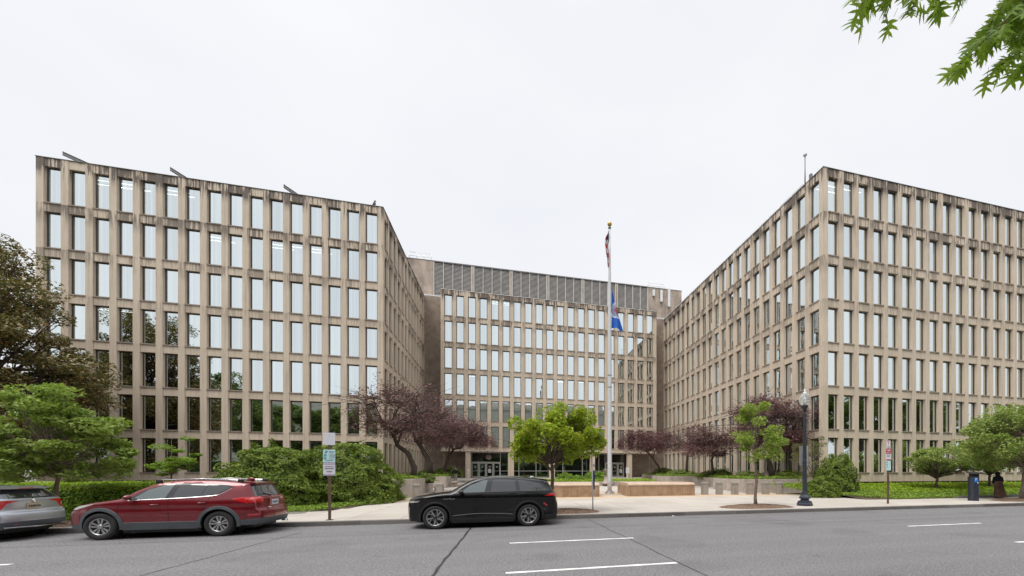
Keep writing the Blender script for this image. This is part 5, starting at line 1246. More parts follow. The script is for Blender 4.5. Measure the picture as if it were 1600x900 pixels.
    for s_ in (1, -1):      # sill cladding
        mb = MB(); x0, x1 = S['fw'] + S['arch'] + .04, S['rw'] - S['arch'] - .04; vs = []; n = 10
        for k in range(n + 1):
            x = x0 + (x1 - x0) * k / n
            for z, o in ((zl - .06, -.06), (zl - .05, .012), (S['sill'] - .01, .022), (S['sill'], -.003)): vs.append((x, s_ * (yside(x, max(z, zl)) + o), z))
        for k in range(n):
            for j in range(3): mb.add([vs[4 * k + j], vs[4 * k + j + 1], vs[4 * k + 5 + j], vs[4 * k + 4 + j]], [(0, 1, 2, 3)], 0, True)
        mb.build('sill_cladding', S['clad'], t)
        # handles, mirror
        for hx, hz in S['handles']:
            mb = MB(); y = yside(hx, hz); mb.tube([(hx - .10, s_ * (y + .002), hz), (hx - .085, s_ * (y + .03), hz + .003), (hx + .085, s_ * (y + .03), hz + .006), (hx + .10, s_ * (y + .002), hz + .004)], .013, 6); mb.build('door_handle', S['hmat'], t)
        mx_, mz = S['mirror']; y = yside(mx_, mz)
        mb = MB(); mb.tube([(mx_, s_ * (y - .03), mz - .03), (mx_ + .02, s_ * (y + .08), mz - .01)], [.03, .025], 6); sphere(mb, (mx_ + .02, s_ * (y + .14), mz + .04), .1, 12, 8, sc=(.75, 1.05, .72)); mb.build('mirror', S['mmat'], t)
        for pts in S['seams']:    # door gaps: thin dark strips following the flank
            mb = MB(); vs = []; pp = []
            for (a, b) in zip(pts[:-1], pts[1:]):
                for k in range(8): pp.append((a[0] + (b[0] - a[0]) * k / 8, a[1] + (b[1] - a[1]) * k / 8))
            pp.append(pts[-1])
            for k, (x, z) in enumerate(pp):
                nx_, nz_ = pp[min(k + 1, len(pp) - 1)], pp[max(k - 1, 0)]; dx, dz = nx_[0] - nz_[0], nx_[1] - nz_[1]; l = math.hypot(dx, dz) or 1; ox, oz = -dz / l * .0045, dx / l * .0045
                vs += [(x + ox, s_ * (yside(x + ox, z + oz) + .0025), z + oz), (x - ox, s_ * (yside(x - ox, z - oz) + .0025), z - oz)]
            mb.add(vs, [(2 * k, 2 * k + 1, 2 * k + 3, 2 * k + 2) for k in range(len(pp) - 1)], 0, True); mb.build('panel_gap', K_SEAM, t)
        for pts, mt, wd, nm in S['trims']:
            mb = MB(); vs = []; pp = catmull(pts, 6)
            for k, (x, z) in enumerate(pp):
                y = yside(x, z) + .004; vs += [(x, s_ * y, z - wd / 2), (x, s_ * (y + .006), z), (x, s_ * y, z + wd / 2)]
            for k in range(len(pp) - 1):
                for j in (0, 1): mb.add([vs[3 * k + j], vs[3 * k + j + 1], vs[3 * k + 4 + j], vs[3 * k + 3 + j]], [(0, 1, 2, 3)], 0, True)
            mb.build(nm, mt, t)
        if S['rails']:
            x0, x1, zr, yr = S['rails']; mb = MB(); mb.tube([(x0, s_ * yr, zr - .07), (x0 + .12, s_ * yr, zr + .005), (x0 + (x1 - x0) * .5, s_ * yr, zr + .03), (x1 - .15, s_ * yr, zr - .01), (x1, s_ * yr, zr - .09)], [.018, .022, .022, .022, .016], 6); mb.build('roof_rail', S['railmat'], t)
            for q in (.02, .5, .96): mb = MB(); xx = x0 + (x1 - x0) * q; mb.cbox(xx - .06, xx + .06, s_ * yr - .03, s_ * yr + .03, zr - .10, zr + .01, .01); mb.build('rail_foot', K_BLK, t)
    return t, yside
def wheel(S, t, wx, s_):
    r = S['wr']; yo = S['track']; w_ = .225; rim = S['rim']; y1 = s_ * yo; y0 = s_ * (yo - w_)
    mb = MB(); prof = [(rim, y1 - s_ * .02), (rim + .012, y1 - s_ * .004), (r - .045, y1 - s_ * .0), (r - .012, y1 - s_ * .018), (r, y1 - s_ * .045), (r, y0 + s_ * .045), (r - .012, y0 + s_ * .02), (rim, y0)]
    mb.lathe(prof, 40, wx, r, axis='y', cap=False); wh_ = mb.build('wheel', K_TYRE, t)
    mb = MB(); mb.lathe([(rim + .002, y1 - s_ * .012), (rim - .012, y1 - s_ * .006), (rim - .022, y1 - s_ * .03), (rim - .03, y1 - s_ * .17)], 40, wx, r, axis='y', cap=False); mb.build('rim', K_ALLOY, wh_)
    mb = MB(); mb.lathe([(rim - .025, y1 - s_ * .12), (.0001, y1 - s_ * .13)], 28, wx, r, axis='y', cap=False); mb.build('brake_shadow', K_BLK, wh_)
    mb = MB(); mb.lathe([(.15, y1 - s_ * .10), (.15, y1 - s_ * .112)], 24, wx, r, axis='y'); mb.build('brake_disc', K_STEEL_, wh_)
    def spoke(mb, pts, z0, z1):
        vs = [(wx + math.cos(a) * q, y1 - s_ * z0, r + math.sin(a) * q) for q, a in pts] + [(wx + math.cos(a) * q, y1 - s_ * z1, r + math.sin(a) * q) for q, a in pts]; n = len(pts)
        mb.add(vs, [list(range(n)), list(range(n, 2 * n))[::-1]] + [(k, n + k, n + (k + 1) % n, (k + 1) % n) for k in range(n)])
    for k in range(5):
        a = 2 * math.pi * k / 5 + S['spin']
        if S['style'] == 'twin':
            for d in (-1, 1):
                mb = MB(); spoke(mb, [(.05, a + d * .10), (rim - .015, a + d * .10), (rim - .015, a + d * .38), (.07, a + d * .5)], .035, .075); mb.build('spoke', K_ALLOY, wh_)
            mb = MB(); spoke(mb, [(.06, a + .55), (rim - .03, a + .52), (rim - .03, a + .74), (.06, a + .72)], .055, .09); mb.build('dark_spoke', K_ALLOYD, wh_)
        else:
            mb = MB(); spoke(mb, [(.05, a - .35), (.05, a + .25), (rim - .014, a + .02), (rim - .014, a - .16)], .03, .07); mb.build('spoke', K_ALLOY, wh_)
            mb = MB(); spoke(mb, [(.11, a - .05), (.13, a + .22), (rim - .014, a + .55), (rim - .014, a + .40)], .032, .065); mb.build('spoke', K_ALLOY, wh_)
            mb = MB(); spoke(mb, [(rim * .55, a - .05), (rim * .62, a + .02), (rim - .014, a - .36), (rim - .014, a - .46)], .034, .06); mb.build('spoke', K_ALLOYD, wh_)
    mb = MB(); mb.lathe([(.062, y1 - s_ * .03), (.055, y1 - s_ * .018), (.03, y1 - s_ * .016), (.0001, y1 - s_ * .016)], 18, wx, r, axis='y'); mb.build('hub_cap', K_ALLOY if S['style'] == 'twin' else K_GLOSS, wh_)
K_STEEL_ = simple('brake_steel', (.16, .155, .15), .5, .7)
low = lambda c: c.z < 2
# ---- red crossover
RED = dict(L=4.58, W=1.80, paint=P_RED, zlow=.30, fw=.92, rw=3.56, wr=.36, arch=.435, ring=.075, rim=.225, track=.885, clad=K_CLAD, sill=.46, hmat=P_RED, mmat=P_RED, style='twin', spin=.35,
  knots=[((.03, .32), (.36, .30)), ((.0, .46), (.37, .40)), ((.0, .66), (.39, .60)), ((.06, .80), (.43, .76)), ((.17, .90), (.52, .86)), ((.45, .98), (.66, .93)), ((.80, 1.04), (.90, .985)), ((1.10, 1.09), (1.18, 1.03)), ((1.28, 1.16), (1.42, 1.06)), ((1.62, 1.36), (1.66, 1.26)), ((1.95, 1.52), (1.98, 1.42)),
         ((2.30, 1.60), (2.32, 1.52)), ((2.8, 1.625), (2.8, 1.55)), ((3.4, 1.61), (3.4, 1.54)), ((3.85, 1.57), (3.82, 1.49)), ((4.16, 1.52), (4.02, 1.44)), ((4.20, 1.47), (4.06, 1.36)), ((4.36, 1.12), (4.20, 1.08)), ((4.44, 1.06), (4.26, 1.02)), ((4.48, .80), (4.31, .80)), ((4.56, .68), (4.36, .66)), ((4.58, .46), (4.38, .44)), ((4.52, .32), (4.39, .31))],
  plan=[(.30, .80), (.45, .89), (.65, .95), (1.0, .985), (1.6, 1.0), (3.4, 1.0), (3.9, .985), (4.15, .955), (4.3, .91), (4.4, .86)],
  sect=[(.28, .95), (.40, .975), (.58, .985), (.72, .995), (.84, .985), (.93, .995), (1.02, .975), (1.10, .945), (1.3, .865), (1.45, .79), (1.52, .735), (1.6, .70)],
  handles=[(2.12, .93), (3.18, .96)], mirror=(1.58, 1.10), rails=(1.95, 4.0, 1.60, .57), railmat=K_CHR,
  seams=[[(1.33, 1.02), (1.30, .72), (1.42, .47)], [(2.40, 1.10), (2.41, .8), (2.42, .47)], [(3.34, 1.15), (3.30, .95), (3.12, .72)], [(4.21, 1.04), (4.28, .84), (4.31, .68)], [(4.00, .60), (4.2, .62), (4.37, .64)]],
  trims=[([(1.50, 1.055), (2.0, 1.075), (2.6, 1.10), (3.1, 1.13), (3.45, 1.165), (3.62, 1.23), (3.80, 1.36)], K_CHR, .016, 'chrome_strip')],
  regions=[('pillar_trim*', K_GLOSS, [(1.46, 1.055), (2.0, 1.08), (2.6, 1.10), (3.3, 1.15), (3.50, 1.19), (3.84, 1.40), (3.70, 1.465), (3.2, 1.50), (2.6, 1.515), (2.2, 1.48), (1.85, 1.34)], 'y', lambda c: abs(c.y) > .45 and c.z > 1.03),
    ('side_window*', G_LIGHT, [(1.58, 1.075), (2.31, 1.10), (2.44, 1.485), (2.22, 1.462), (1.9, 1.345)], 'y', lambda c: abs(c.y) > .45 and c.z > 1.03),
    ('side_window*', G_DARK, [(2.46, 1.115), (3.10, 1.145), (3.20, 1.475), (2.60, 1.495)], 'y', lambda c: abs(c.y) > .45 and c.z > 1.03),
    ('quarter_window*', G_DARK, [(3.13, 1.15), (3.45, 1.19), (3.76, 1.395), (3.62, 1.45), (3.23, 1.475)], 'y', lambda c: abs(c.y) > .45 and c.z > 1.03),
    ('windscreen', G_LIGHT, [(-.66, 1.13), (.66, 1.13), (.56, 1.49), (-.56, 1.49)], 'x', lambda c: 1.1 < c.x < 2.05 and abs(c.y) < .74),
    ('rear_window', G_DARK, [(-.64, 1.12), (.64, 1.12), (.58, 1.44), (-.58, 1.44)], 'x', lambda c: c.x > 4.03 and c.z > 1.08),
    ('tail_lamp*', K_RLAMP, [(3.86, 1.07), (4.12, 1.11), (4.6, 1.09), (4.6, .95), (4.22, .93), (4.02, .99)], 'y', lambda c: c.x > 3.7 and abs(c.y) > .50),
    ('tailgate_lamp*', K_CLAMP, [(.36, .985), (.53, .985), (.55, 1.05), (.36, 1.05)], 'x', lambda c: c.x > 4.2),
    ('lower_bumper', K_CLAD, [(3.85, .20), (3.87, .42), (4.2, .47), (4.7, .49), (4.7, .20)], 'y', lambda c: c.x > 3.8 and c.z < .52),
    ('front_lip', K_CLAD, [(-.1, .2), (-.1, .43), (.5, .41), (.55, .2)], 'y', lambda c: c.x < .6 and c.z < .46),
    ('headlamp*', K_CLAMP, [(.10, .84), (.40, .925), (.78, .965), (.62, .90), (.36, .82)], 'y', lambda c: abs(c.y) > .45 and c.x < .9),
    ('fog_lamp*', K_RLAMP, [(4.22, .57), (4.46, .57), (4.46, .62), (4.22, .62)], 'y', lambda c: c.x > 4.1 and abs(c.y) > .55)])
CR, ys = make_car(RED, 'dark red crossover with grey wheel arches parked between the silver car and the sign post', (-11.47, 13.72, 0), 'cars parked along the kerb')
mb = MB(); mb.box(4.475, 4.487, -.16, .16, .84, .99); pl = mb.build('number_plate', K_PLATE, CR); marks(pl, -.13, .13, .915, .06, simple('plate_blue', (.03, .08, .3), .5), 6, ax='x', c=4.491)
mb = MB(); mb.box(4.462, 4.473, -.24, .24, .80, 1.02); mb.build('plate_recess', P_RED, CR)
mb = MB(); mb.add([(3.92, -.60, 1.555), (4.27, -.52, 1.50), (4.27, .52, 1.50), (3.92, .60, 1.555), (3.92, -.60, 1.52), (4.27, -.52, 1.475), (4.27, .52, 1.475), (3.92, .60, 1.52)], [(0, 1, 2, 3), (7, 6, 5, 4), (0, 4, 5, 1), (1, 5, 6, 2), (2, 6, 7, 3)]); mb.build('spoiler', P_RED, CR)
mb = MB(); mb.tube([(4.37, .0, 1.13), (4.33, -.30, 1.19)], .012, 5); mb.tube([(4.36, .08, 1.125), (4.32, -.45, 1.17)], .008, 5); mb.build('wiper', K_BLK, CR)
mb = MB(); mb.tube([(4.45, .45, .30), (4.60, .45, .30)], .035, 8); mb.build('tailpipe', K_CHR, CR)
mb = MB(); mb.box(4.505, 4.525, -.42, -.27, .77, .79); mb.build('badge', K_CHR, CR)
mb = MB(); sphere(mb, (3.86, 0, 1.60), .07, 8, 6, sc=(1.4, .4, .9)); mb.build('fin_antenna', P_RED, CR)
# ---- black sport utility
BLK = dict(L=4.95, W=1.86, paint=P_BLK, zlow=.24, fw=.94, rw=3.88, wr=.375, arch=.455, ring=.05, rim=.262, track=.915, clad=K_BLK, sill=.33, hmat=P_BLK, mmat=P_BLK, style='swirl', spin=.9,
  knots=[((.05, .26), (.34, .25)), ((.02, .42), (.35, .38)), ((.01, .66), (.37, .60)), ((.03, .84), (.40, .80)), ((.12, .98), (.46, .90)), ((.35, 1.05), (.60, .98)), ((.80, 1.12), (.92, 1.06)), ((1.20, 1.17), (1.25, 1.10)), ((1.38, 1.22), (1.50, 1.12)), ((1.75, 1.44), (1.80, 1.34)), ((2.10, 1.60), (2.12, 1.50)),
         ((2.5, 1.68), (2.5, 1.59)), ((3.0, 1.71), (3.0, 1.62)), ((3.6, 1.68), (3.6, 1.59)), ((4.1, 1.63), (4.08, 1.54)), ((4.50, 1.58), (4.42, 1.46)), ((4.56, 1.53), (4.48, 1.38)), ((4.76, 1.20), (4.64, 1.16)), ((4.84, 1.10), (4.70, 1.06)), ((4.88, .88), (4.74, .86)), ((4.93, .72), (4.77, .70)), ((4.94, .48), (4.79, .46)), ((4.85, .28), (4.80, .27))],
  plan=[(.30, .80), (.45, .89), (.7, .96), (1.1, .99), (1.8, 1.0), (3.8, 1.0), (4.3, .98), (4.55, .94), (4.7, .89), (4.82, .84)],
  sect=[(.24, .95), (.36, .985), (.5, .975), (.68, .985), (.84, .985), (.98, 1.0), (1.08, .985), (1.17, .95), (1.35, .88), (1.5, .81), (1.58, .76), (1.65, .72)],
  handles=[(2.28, 1.105), (3.36, 1.13)], mirror=(1.72, 1.14), rails=None, railmat=K_GLOSS,
  seams=[[(1.42, 1.10), (1.38, .8), (1.46, .36)], [(2.55, 1.15), (2.53, .8), (2.52, .36)], [(3.62, 1.18), (3.55, 1.0), (3.40, .80)], [(4.55, .90), (4.66, .78), (4.76, .70)]],
  trims=[([(1.50, 1.145), (2.2, 1.165), (3.0, 1.185), (3.9, 1.20), (4.5, 1.215)], K_GLOSS, .014, 'belt_strip'), ([(1.46, .42), (2.2, .47), (3.0, .455), (3.36, .43)], K_CLAD, .03, 'door_crease')],
  regions=[('pillar_trim*', K_GLOSS, [(1.58, 1.15), (2.4, 1.17), (3.6, 1.195), (4.56, 1.20), (4.66, 1.22), (4.30, 1.47), (3.6, 1.565), (2.9, 1.60), (2.4, 1.565), (1.95, 1.40)], 'y', lambda c: abs(c.y) > .45 and c.z > 1.13),
    ('side_window*', G_LIGHT, [(1.70, 1.17), (2.45, 1.18), (2.54, 1.555), (2.42, 1.545), (2.0, 1.395)], 'y', lambda c: abs(c.y) > .45 and c.z > 1.13),
    ('side_window*', G_DARK, [(2.64, 1.19), (3.47, 1.205), (3.42, 1.56), (2.9, 1.58), (2.71, 1.565)], 'y', lambda c: abs(c.y) > .45 and c.z > 1.13),
    ('quarter_window*', G_DARK, [(3.60, 1.21), (4.50, 1.215), (4.22, 1.455), (3.9, 1.51), (3.54, 1.555)], 'y', lambda c: abs(c.y) > .45 and c.z > 1.13),
    ('windscreen', G_LIGHT, [(-.68, 1.19), (.68, 1.19), (.58, 1.57), (-.58, 1.57)], 'x', lambda c: 1.2 < c.x < 2.2 and abs(c.y) < .76),
    ('rear_window', G_DARK, [(-.66, 1.19), (.66, 1.19), (.60, 1.50), (-.60, 1.50)], 'x', lambda c: c.x > 4.45 and c.z > 1.15),
    ('tail_lamp*', K_RLAMP, [(4.40, 1.03), (4.66, 1.115), (5.0, 1.09), (5.0, 1.02), (4.66, 1.02)], 'y', lambda c: c.x > 4.3 and abs(c.y) > .25),
    ('headlamp*', K_CLAMP, [(.05, .84), (.10, .90), (.48, .915), (.40, .86)], 'y', lambda c: abs(c.y) > .35 and c.x < .6),
    ('side_reflector*', K_RLAMP, [(.53, .60), (.60, .70), (.575, .72), (.50, .61)], 'y', lambda c: abs(c.y) > .5 and c.x < .7),
    ('side_reflector*', K_RLAMP, [(4.36, .78), (4.40, .80), (4.52, .70), (4.49, .67)], 'y', lambda c: abs(c.y) > .5 and c.x > 4.3),
    ('grille', K_ALLOYD, [(-.55, .44), (.55, .44), (.60, .80), (-.60, .80)], 'x', lambda c: c.x < .25),
    ('lower_bumper', K_BLK, [(4.45, .20), (4.50, .40), (5.0, .42), (5.0, .20)], 'y', lambda c: c.x > 4.4 and c.z < .46),
    ('front_lip', K_BLK, [(-.1, .2), (-.1, .34), (.48, .33), (.5, .2)], 'y', lambda c: c.x < .55 and c.z < .4)])
CB, ys = make_car(BLK, 'glossy black sport utility car parked in front of the forecourt path', (-3.12, 13.74, 0), 'cars parked along the kerb')
mb = MB(); mb.box(4.885, 4.90, -.16, .16, .80, .95); mb.build('number_plate', K_PLATE, CB)
mb = MB(); mb.add([(4.30, -.62, 1.60), (4.66, -.55, 1.545), (4.66, .55, 1.545), (4.30, .62, 1.60), (4.30, -.62, 1.56), (4.66, -.55, 1.515), (4.66, .55, 1.515), (4.30, .62, 1.56)], [(0, 1, 2, 3), (7, 6, 5, 4), (0, 4, 5, 1), (1, 5, 6, 2), (2, 6, 7, 3)]); mb.build('spoiler', P_BLK, CB)
mb = MB(); sphere(mb, (4.05, 0, 1.645), .055, 10, 6, sc=(1.5, .5, .8)); mb.build('fin_antenna', P_SIL, CB)
mb = MB(); mb.box(1.14, 1.17, -.93, -.925, .93, .94)
tx = text_part('NAUTILUS', .05, (1.36, -.938, .965), K_CHR, CB, 'side_lettering', 1.5)
mb = MB(); mb.tube([(.06, -.5, .845), (.03, 0, .85), (.06, .5, .845)], .008, 5); mb.build('chrome_strip', K_CHR, CB)
for x in (.5, 1.0, 1.45, 1.85): pass
# ---- silver small crossover, rear end in view
SIL = dict(L=4.28, W=1.76, paint=P_SIL, zlow=.30, fw=.86, rw=3.42, wr=.335, arch=.40, ring=.07, rim=.215, track=.86, clad=K_CLAD, sill=.42, hmat=P_SIL, mmat=P_SIL, style='twin', spin=.1,
  knots=[((.03, .32), (.36, .30)), ((.0, .46), (.37, .40)), ((.0, .66), (.39, .60)), ((.06, .78), (.43, .74)), ((.17, .86), (.52, .82)), ((.45, .93), (.66, .89)), ((.80, .99), (.90, .94)), ((1.0, 1.03), (1.08, .98)), ((1.15, 1.09), (1.3, 1.01)), ((1.5, 1.29), (1.55, 1.20)), ((1.85, 1.42), (1.88, 1.34)),
         ((2.2, 1.47), (2.2, 1.40)), ((2.7, 1.485), (2.7, 1.41)), ((3.2, 1.47), (3.2, 1.39)), ((3.6, 1.43), (3.58, 1.34)), ((3.82, 1.40), (3.74, 1.30)), ((3.86, 1.36), (3.78, 1.25)), ((4.08, 1.13), (3.92, 1.09)), ((4.14, 1.08), (3.97, 1.03)), ((4.14, .82), (4.02, .82)), ((4.24, .70), (4.08, .68)), ((4.27, .48), (4.10, .46)), ((4.20, .32), (4.11, .31))],
  plan=[(.30, .80), (.45, .89), (.65, .95), (1.0, .985), (1.6, 1.0), (3.2, 1.0), (3.7, .985), (3.9, .96), (4.0, .93), (4.12, .89)],
  sect=[(.28, .95), (.40, .975), (.58, .99), (.74, 1.0), (.86, .985), (.95, .985), (1.03, .955), (1.12, .91), (1.25, .83), (1.36, .77), (1.42, .73), (1.5, .70)],
  handles=[(2.0, .90)], mirror=(1.5, 1.02), rails=None, railmat=K_CHR,
  seams=[[(1.25, .98), (1.22, .72), (1.3, .45)], [(2.25, 1.03), (2.26, .8), (2.27, .45)], [(3.96, .86), (4.0, .7), (4.05, .58)]], trims=[([(1.4, 1.0), (2.2, 1.03), (3.0, 1.05), (3.4, 1.08)], K_CHR, .014, 'chrome_strip')],
  regions=[('pillar_trim*', K_GLOSS, [(1.4, 1.0), (2.6, 1.03), (3.1, 1.06), (3.5, 1.26), (3.0, 1.35), (2.2, 1.37), (1.75, 1.24)], 'y', lambda c: abs(c.y) > .45 and c.z > .98),
    ('side_window*', G_DARK, [(1.5, 1.02), (2.2, 1.045), (2.28, 1.34), (2.1, 1.34), (1.78, 1.22)], 'y', lambda c: abs(c.y) > .45 and c.z > .98),
    ('side_window*', G_DARK, [(2.3, 1.05), (3.0, 1.07), (3.4, 1.25), (3.0, 1.325), (2.4, 1.345)], 'y', lambda c: abs(c.y) > .45 and c.z > .98),
    ('windscreen', G_LIGHT, [(-.64, 1.06), (.64, 1.06), (.54, 1.38), (-.54, 1.38)], 'x', lambda c: 1.0 < c.x < 1.95 and abs(c.y) < .72),
    ('rear_window', G_DARK, [(-.70, 1.115), (.70, 1.115), (.56, 1.35), (-.56, 1.35)], 'x', lambda c: c.x > 3.72 and c.z > 1.08),
    ('tail_lamp*', K_RLAMP, [(.32, 1.05), (.88, 1.085), (.90, .84), (.66, .84), (.56, .99)], 'x', lambda c: c.x > 3.80 and c.y > 0),
    ('tail_lamp*', K_RLAMP, [(-.32, 1.05), (-.88, 1.085), (-.90, .84), (-.66, .84), (-.56, .99)], 'x', lambda c: c.x > 3.80 and c.y < 0),
    ('reversing_lamp*', K_CLAMP, [(-.70, .97), (-.80, .97), (-.80, .885), (-.71, .885)], 'x', lambda c: c.x > 3.80 and c.y < 0),
    ('reversing_lamp*', K_CLAMP, [(.70, .97), (.80, .97), (.80, .885), (.71, .885)], 'x', lambda c: c.x > 3.80 and c.y > 0),
    ('lower_bumper', K_CLAD, [(3.75, .20), (3.78, .46), (4.5, .54), (4.5, .20)], 'y', lambda c: c.x > 3.7 and c.z < .58),
    ('headlamp*', K_CLAMP, [(.10, .80), (.40, .88), (.78, .92), (.62, .86), (.36, .78)], 'y', lambda c: abs(c.y) > .45 and c.x < .9)])
SX = -16.85
CS, ys = make_car(SIL, 'silver grey small crossover with a dented tailgate cut by the left frame edge', (SX, 13.75, 0), 'cars parked along the kerb')
mb = MB(); mb.box(4.135, 4.155, -.17, .17, .82, .98); pl = mb.build('number_plate', simple('plate_tan', (.42, .36, .26), .5, var=.3, scale=25), CS); marks(pl, -.14, .14, .90, .06, K_BLK, 7, ax='x', c=4.159)
mb = MB(); mb.add([(3.70, -.56, 1.445), (3.98, -.52, 1.40), (3.98, .52, 1.40), (3.70, .56, 1.445), (3.70, -.56, 1.41), (3.98, -.52, 1.375), (3.98, .52, 1.375), (3.70, .56, 1.41)], [(0, 1, 2, 3), (7, 6, 5, 4), (0, 4, 5, 1), (1, 5, 6, 2), (2, 6, 7, 3)]); mb.build('spoiler', P_SIL, CS)
mb = MB(); mb.box(3.975, 3.987, -.16, .16, 1.38, 1.398); mb.build('high_brake_lamp', K_RLAMP, CS)
mb = MB(); mb.tube([(4.10, .0, 1.12), (4.06, .42, 1.15)], .011, 5); mb.build('wiper', K_BLK, CS)
mb = MB(); mb.lathe([(.05, 0), (.05, .01), (.03, .012)], 14); o = mb.build('round_badge', K_CHR, CS, (4.145, 0, 1.04)); o.rotation_euler = (0, R(90), 0)
for y0, y1, z in ((-.86, -.55, .44), (.55, .86, .44)): mb = MB(); mb.tube([(4.155, y0 * .86, z), (4.235, y1 * .86 if y0 < 0 else y0 * .86, z)], .02, 5); mb.build('reflector', K_RLAMP, CS)
mb = MB(); mb.tube([(4.20, -.7, .36), (4.27, 0, .34), (4.20, .7, .36)], .02, 6); mb.build('bumper_strip', K_CHR, CS)

# ================================================================== PEOPLE
SK = simple('skin', (.42, .26, .19), .55, var=.05)
def skinned(name, verts, edges, radii, mat, parent, root=0, sub=2):
    me = bpy.data.meshes.new(name); me.from_pydata(verts, edges, []); me.materials.append(mat); o = link(name, me, parent)
    sk = o.modifiers.new('skin', 'SKIN'); sk.use_smooth_shade = True; ly = me.skin_vertices[0] if me.skin_vertices else None
    if ly is None:
        bm = bmesh.new(); bm.from_mesh(me); bm.verts.layers.skin.verify(); bm.to_mesh(me); bm.free(); ly = me.skin_vertices[0]
    for i, r in enumerate(radii): ly.data[i].radius = (r, r) if not hasattr(r, '__len__') else r; ly.data[i].use_root = (i == root)
    ss = o.modifiers.new('sub', 'SUBSURF'); ss.levels = sub; ss.render_levels = sub
    return o
def chain(V, E, Rr, pts, start=None):
    prev = start
    for p, r in pts:
        V.append(p); Rr.append(r)
        if prev is not None: E.append((prev, len(V) - 1))
        prev = len(V) - 1
    return prev
def head(t, c, face, skin, hair, sc=1.0, scarf=None):
    mb = MB(); sphere(mb, c, .105 * sc, 14, 10, sc=(.78, .95, 1.15)); f = Vector(face).normalized(); c = Vector(c); s_ = Vector((-f.y, f.x, 0))
    sphere(mb, c + f * .098 + Vector((0, 0, -.01)), .018, 6, 5)
    for k in (-1, 1): sphere(mb, c + s_ * (.083 * k), .022, 6, 5, sc=(.6, .6, 1.3))
    mb.build('head', skin, t)
    mb = MB()
    for k in (-1, 1): sphere(mb, c + f * .09 + s_ * (.034 * k) + Vector((0, 0, .015)), .011, 6, 4)
    mb.build('eyes', K_BLK, t); mb = MB(); sphere(mb, c + f * .093 + Vector((0, 0, -.055)), .016, 6, 4, sc=(1.2, 1.2, .4)); mb.build('mouth', simple('lips' + str(len(MATS)), (.3, .12, .1), .5), t)
    mb = MB(); sphere(mb, c - f * .02 + Vector((0, 0, .03)), .115 * sc, 14, 8, sc=(.86, .95, 1.05) if not scarf else (1, 1.02, 1.2)); mb.build('hair' if not scarf else 'headscarf', hair, t)
# person on the path, hands raised to the face
t = thing('person', 'person in a black top and grey trousers standing on the left path with raised hands', 'person', (-5.25, 43.2, gz_plaza(43.2)), R(-20), 'people in the scene')
CL1 = simple('black_top', (.012, .012, .014), .85); CL2 = simple('grey_trousers', (.30, .28, .27), .85)
V, E, Q = [(0, 0, .98)], [], [(.13, .10)]
for s_ in (-1, 1): chain(V, E, Q, [((.09 * s_, 0, .90), .095), ((.10 * s_, -.02, .50), .065), ((.11 * s_, .01, .10), .045), ((.12 * s_, -.12, .05), .04)], 0)
skinned('trousers', V, E, Q, CL2, t)
V, E, Q = [(0, 0, 1.0)], [], [(.14, .10)]
b = chain(V, E, Q, [((0, 0, 1.2), (.145, .10)), ((0, 0, 1.38), (.15, .10)), ((0, -.01, 1.47), .06)], 0)
for s_ in (-1, 1): chain(V, E, Q, [((.19 * s_, 0, 1.40), .058), ((.30 * s_, -.10, 1.20), .045), ((.20 * s_, -.26, 1.36), .038)], b - 1)
skinned('top', V, E, Q, CL1, t)
for s_ in (-1, 1):
    V, E, Q = [(.20 * s_, -.26, 1.36)], [], [.03]; p = chain(V, E, Q, [((.13 * s_, -.27, 1.50), .026), ((.11 * s_, -.26, 1.56), (.036, .018))], 0)
    for k in range(4): chain(V, E, Q, [((.11 * s_ + (k - 1.5) * .02, -.25, 1.60), .009), ((.10 * s_ + (k - 1.5) * .02, -.235, 1.63 + .006 * (k % 3)), .008)], p)
    chain(V, E, Q, [((.07 * s_, -.25, 1.555), .010), ((.05 * s_, -.25, 1.58), .009)], p); skinned('hand', V, E, Q, SK, t)
mb = MB(); mb.tube([(0, 0, 1.44), (0, -.01, 1.56)], .05, 8); mb.build('neck', SK, t); head(t, (0, -.01, 1.63), (0, -1, 0), SK, simple('dark_hair', (.02, .015, .012), .6))
mb = MB(); 
for s_ in (-1, 1): mb.cbox(.11 * s_ - .045, .11 * s_ + .045, -.19, .07, -.0, .07, .02)
mb.build('shoes', K_BLK, t)
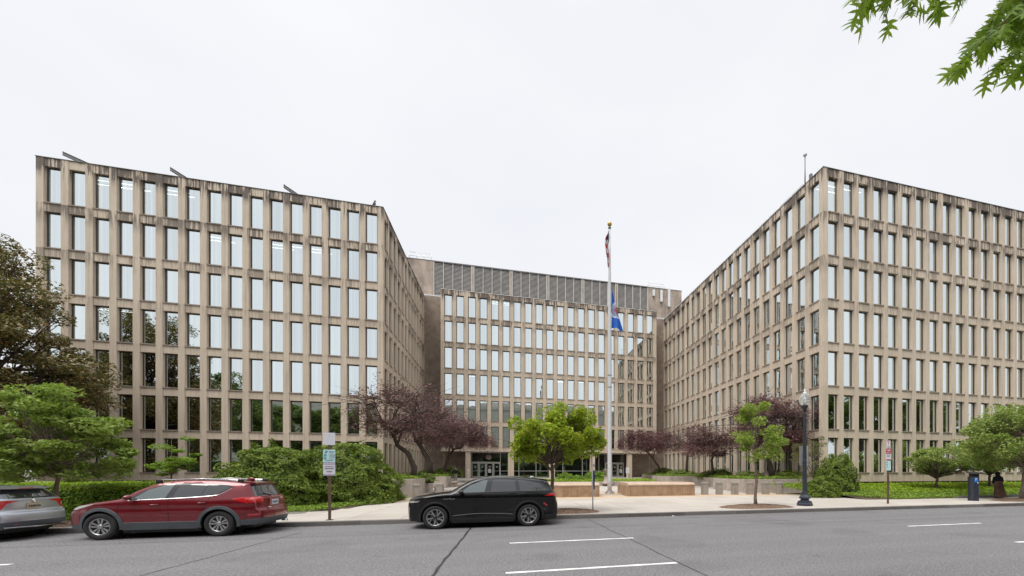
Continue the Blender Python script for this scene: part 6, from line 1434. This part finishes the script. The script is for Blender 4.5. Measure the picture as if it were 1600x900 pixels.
# person in the long skirt walking away at the right
t = thing('person', 'person in a dark blue headscarf and long brown skirt walking away on the right', 'person', (at(1557, 18.0) - .3, 17.75, .15), R(-35), 'people in the scene')
CL3 = simple('navy_shawl', (.010, .012, .022), .9); CL4 = simple('brown_skirt', (.14, .075, .055), .9, var=.4, scale=3)
V, E, Q = [(0, 0, 1.0)], [], [(.15, .12)]; b = chain(V, E, Q, [((0, 0, 1.18), (.16, .12)), ((0, 0.02, 1.34), (.17, .11)), ((0, .03, 1.44), .07)], 0)
for s_ in (-1, 1): chain(V, E, Q, [((.185 * s_, .02, 1.34), .075), ((.215 * s_, 0, 1.12), .075), ((.20 * s_, .10, .94), .06)], b - 1)
skinned('shawl_top', V, E, Q, CL3, t)
mb = MB(); n = 40; rings = [(1.10, .19, .15), (.9, .215, .185), (.6, .235, .21), (.3, .26, .25), (.05, .30, .31)]; vs = []
for i, (z, rx, ry) in enumerate(rings):
    for k in range(n):
        a = 2 * math.pi * k / n; f = 1 + .10 * i / 4 * math.sin(a * 9 + i * .5); vs.append((rx * f * math.cos(a) + .04 * i * .4, ry * f * math.sin(a) - .03 * i, z + (.03 * math.sin(a * 4) if i == 4 else 0)))
mb.add(vs, [(i * n + k, i * n + (k + 1) % n, (i + 1) * n + (k + 1) % n, (i + 1) * n + k) for i in range(4) for k in range(n)], 0, True); mb.build('skirt', CL4, t)
mb = MB(); mb.lathe([(.07, 1.36), (.13, 1.40), (.12, 1.46), (.08, 1.5)], 14); mb.build('neck_scarf', CL3, t)
head(t, (0, .05, 1.55), (.2, 1, 0), SK, CL3, 1.05, True)
for s_ in (-1, 1):
    V, E, Q = [(.22 * s_, .12, .92)], [], [.028]; p = chain(V, E, Q, [((.21 * s_, .15, .86), (.034, .016))], 0)
    for k in range(4): chain(V, E, Q, [((.21 * s_, .15 + (k - 1.5) * .02, .81), .009), ((.205 * s_, .155 + (k - 1.5) * .02, .775 + .005 * (k % 2)), .008)], p)
    chain(V, E, Q, [((.19 * s_, .19, .85), .010), ((.185 * s_, .20, .82), .009)], p); skinned('hand', V, E, Q, SK, t)
mb = MB()
for s_ in (-1, 1): mb.cbox(.10 * s_ - .045, .10 * s_ + .045, -.05 + s_ * .08, .2 + s_ * .08, 0, .07, .02)
mb.build('shoes', K_BLK, t)

# gutter debris: dry leaves and grit along the kerb
n = 2600; P = np.stack([RNG.uniform(-26, 40, n), KY - np.abs(RNG.normal(0, .10, n)) - .01, RNG.uniform(.003, .012, n)], 1)
tag(link('gutter_debris', leaf_mesh('gutter_debris', P, .035, M_MULCH, up=4, aspect=.5)), 'dry bits of leaf and grit lying in the gutter along the kerb', 'debris', None, 'stuff')
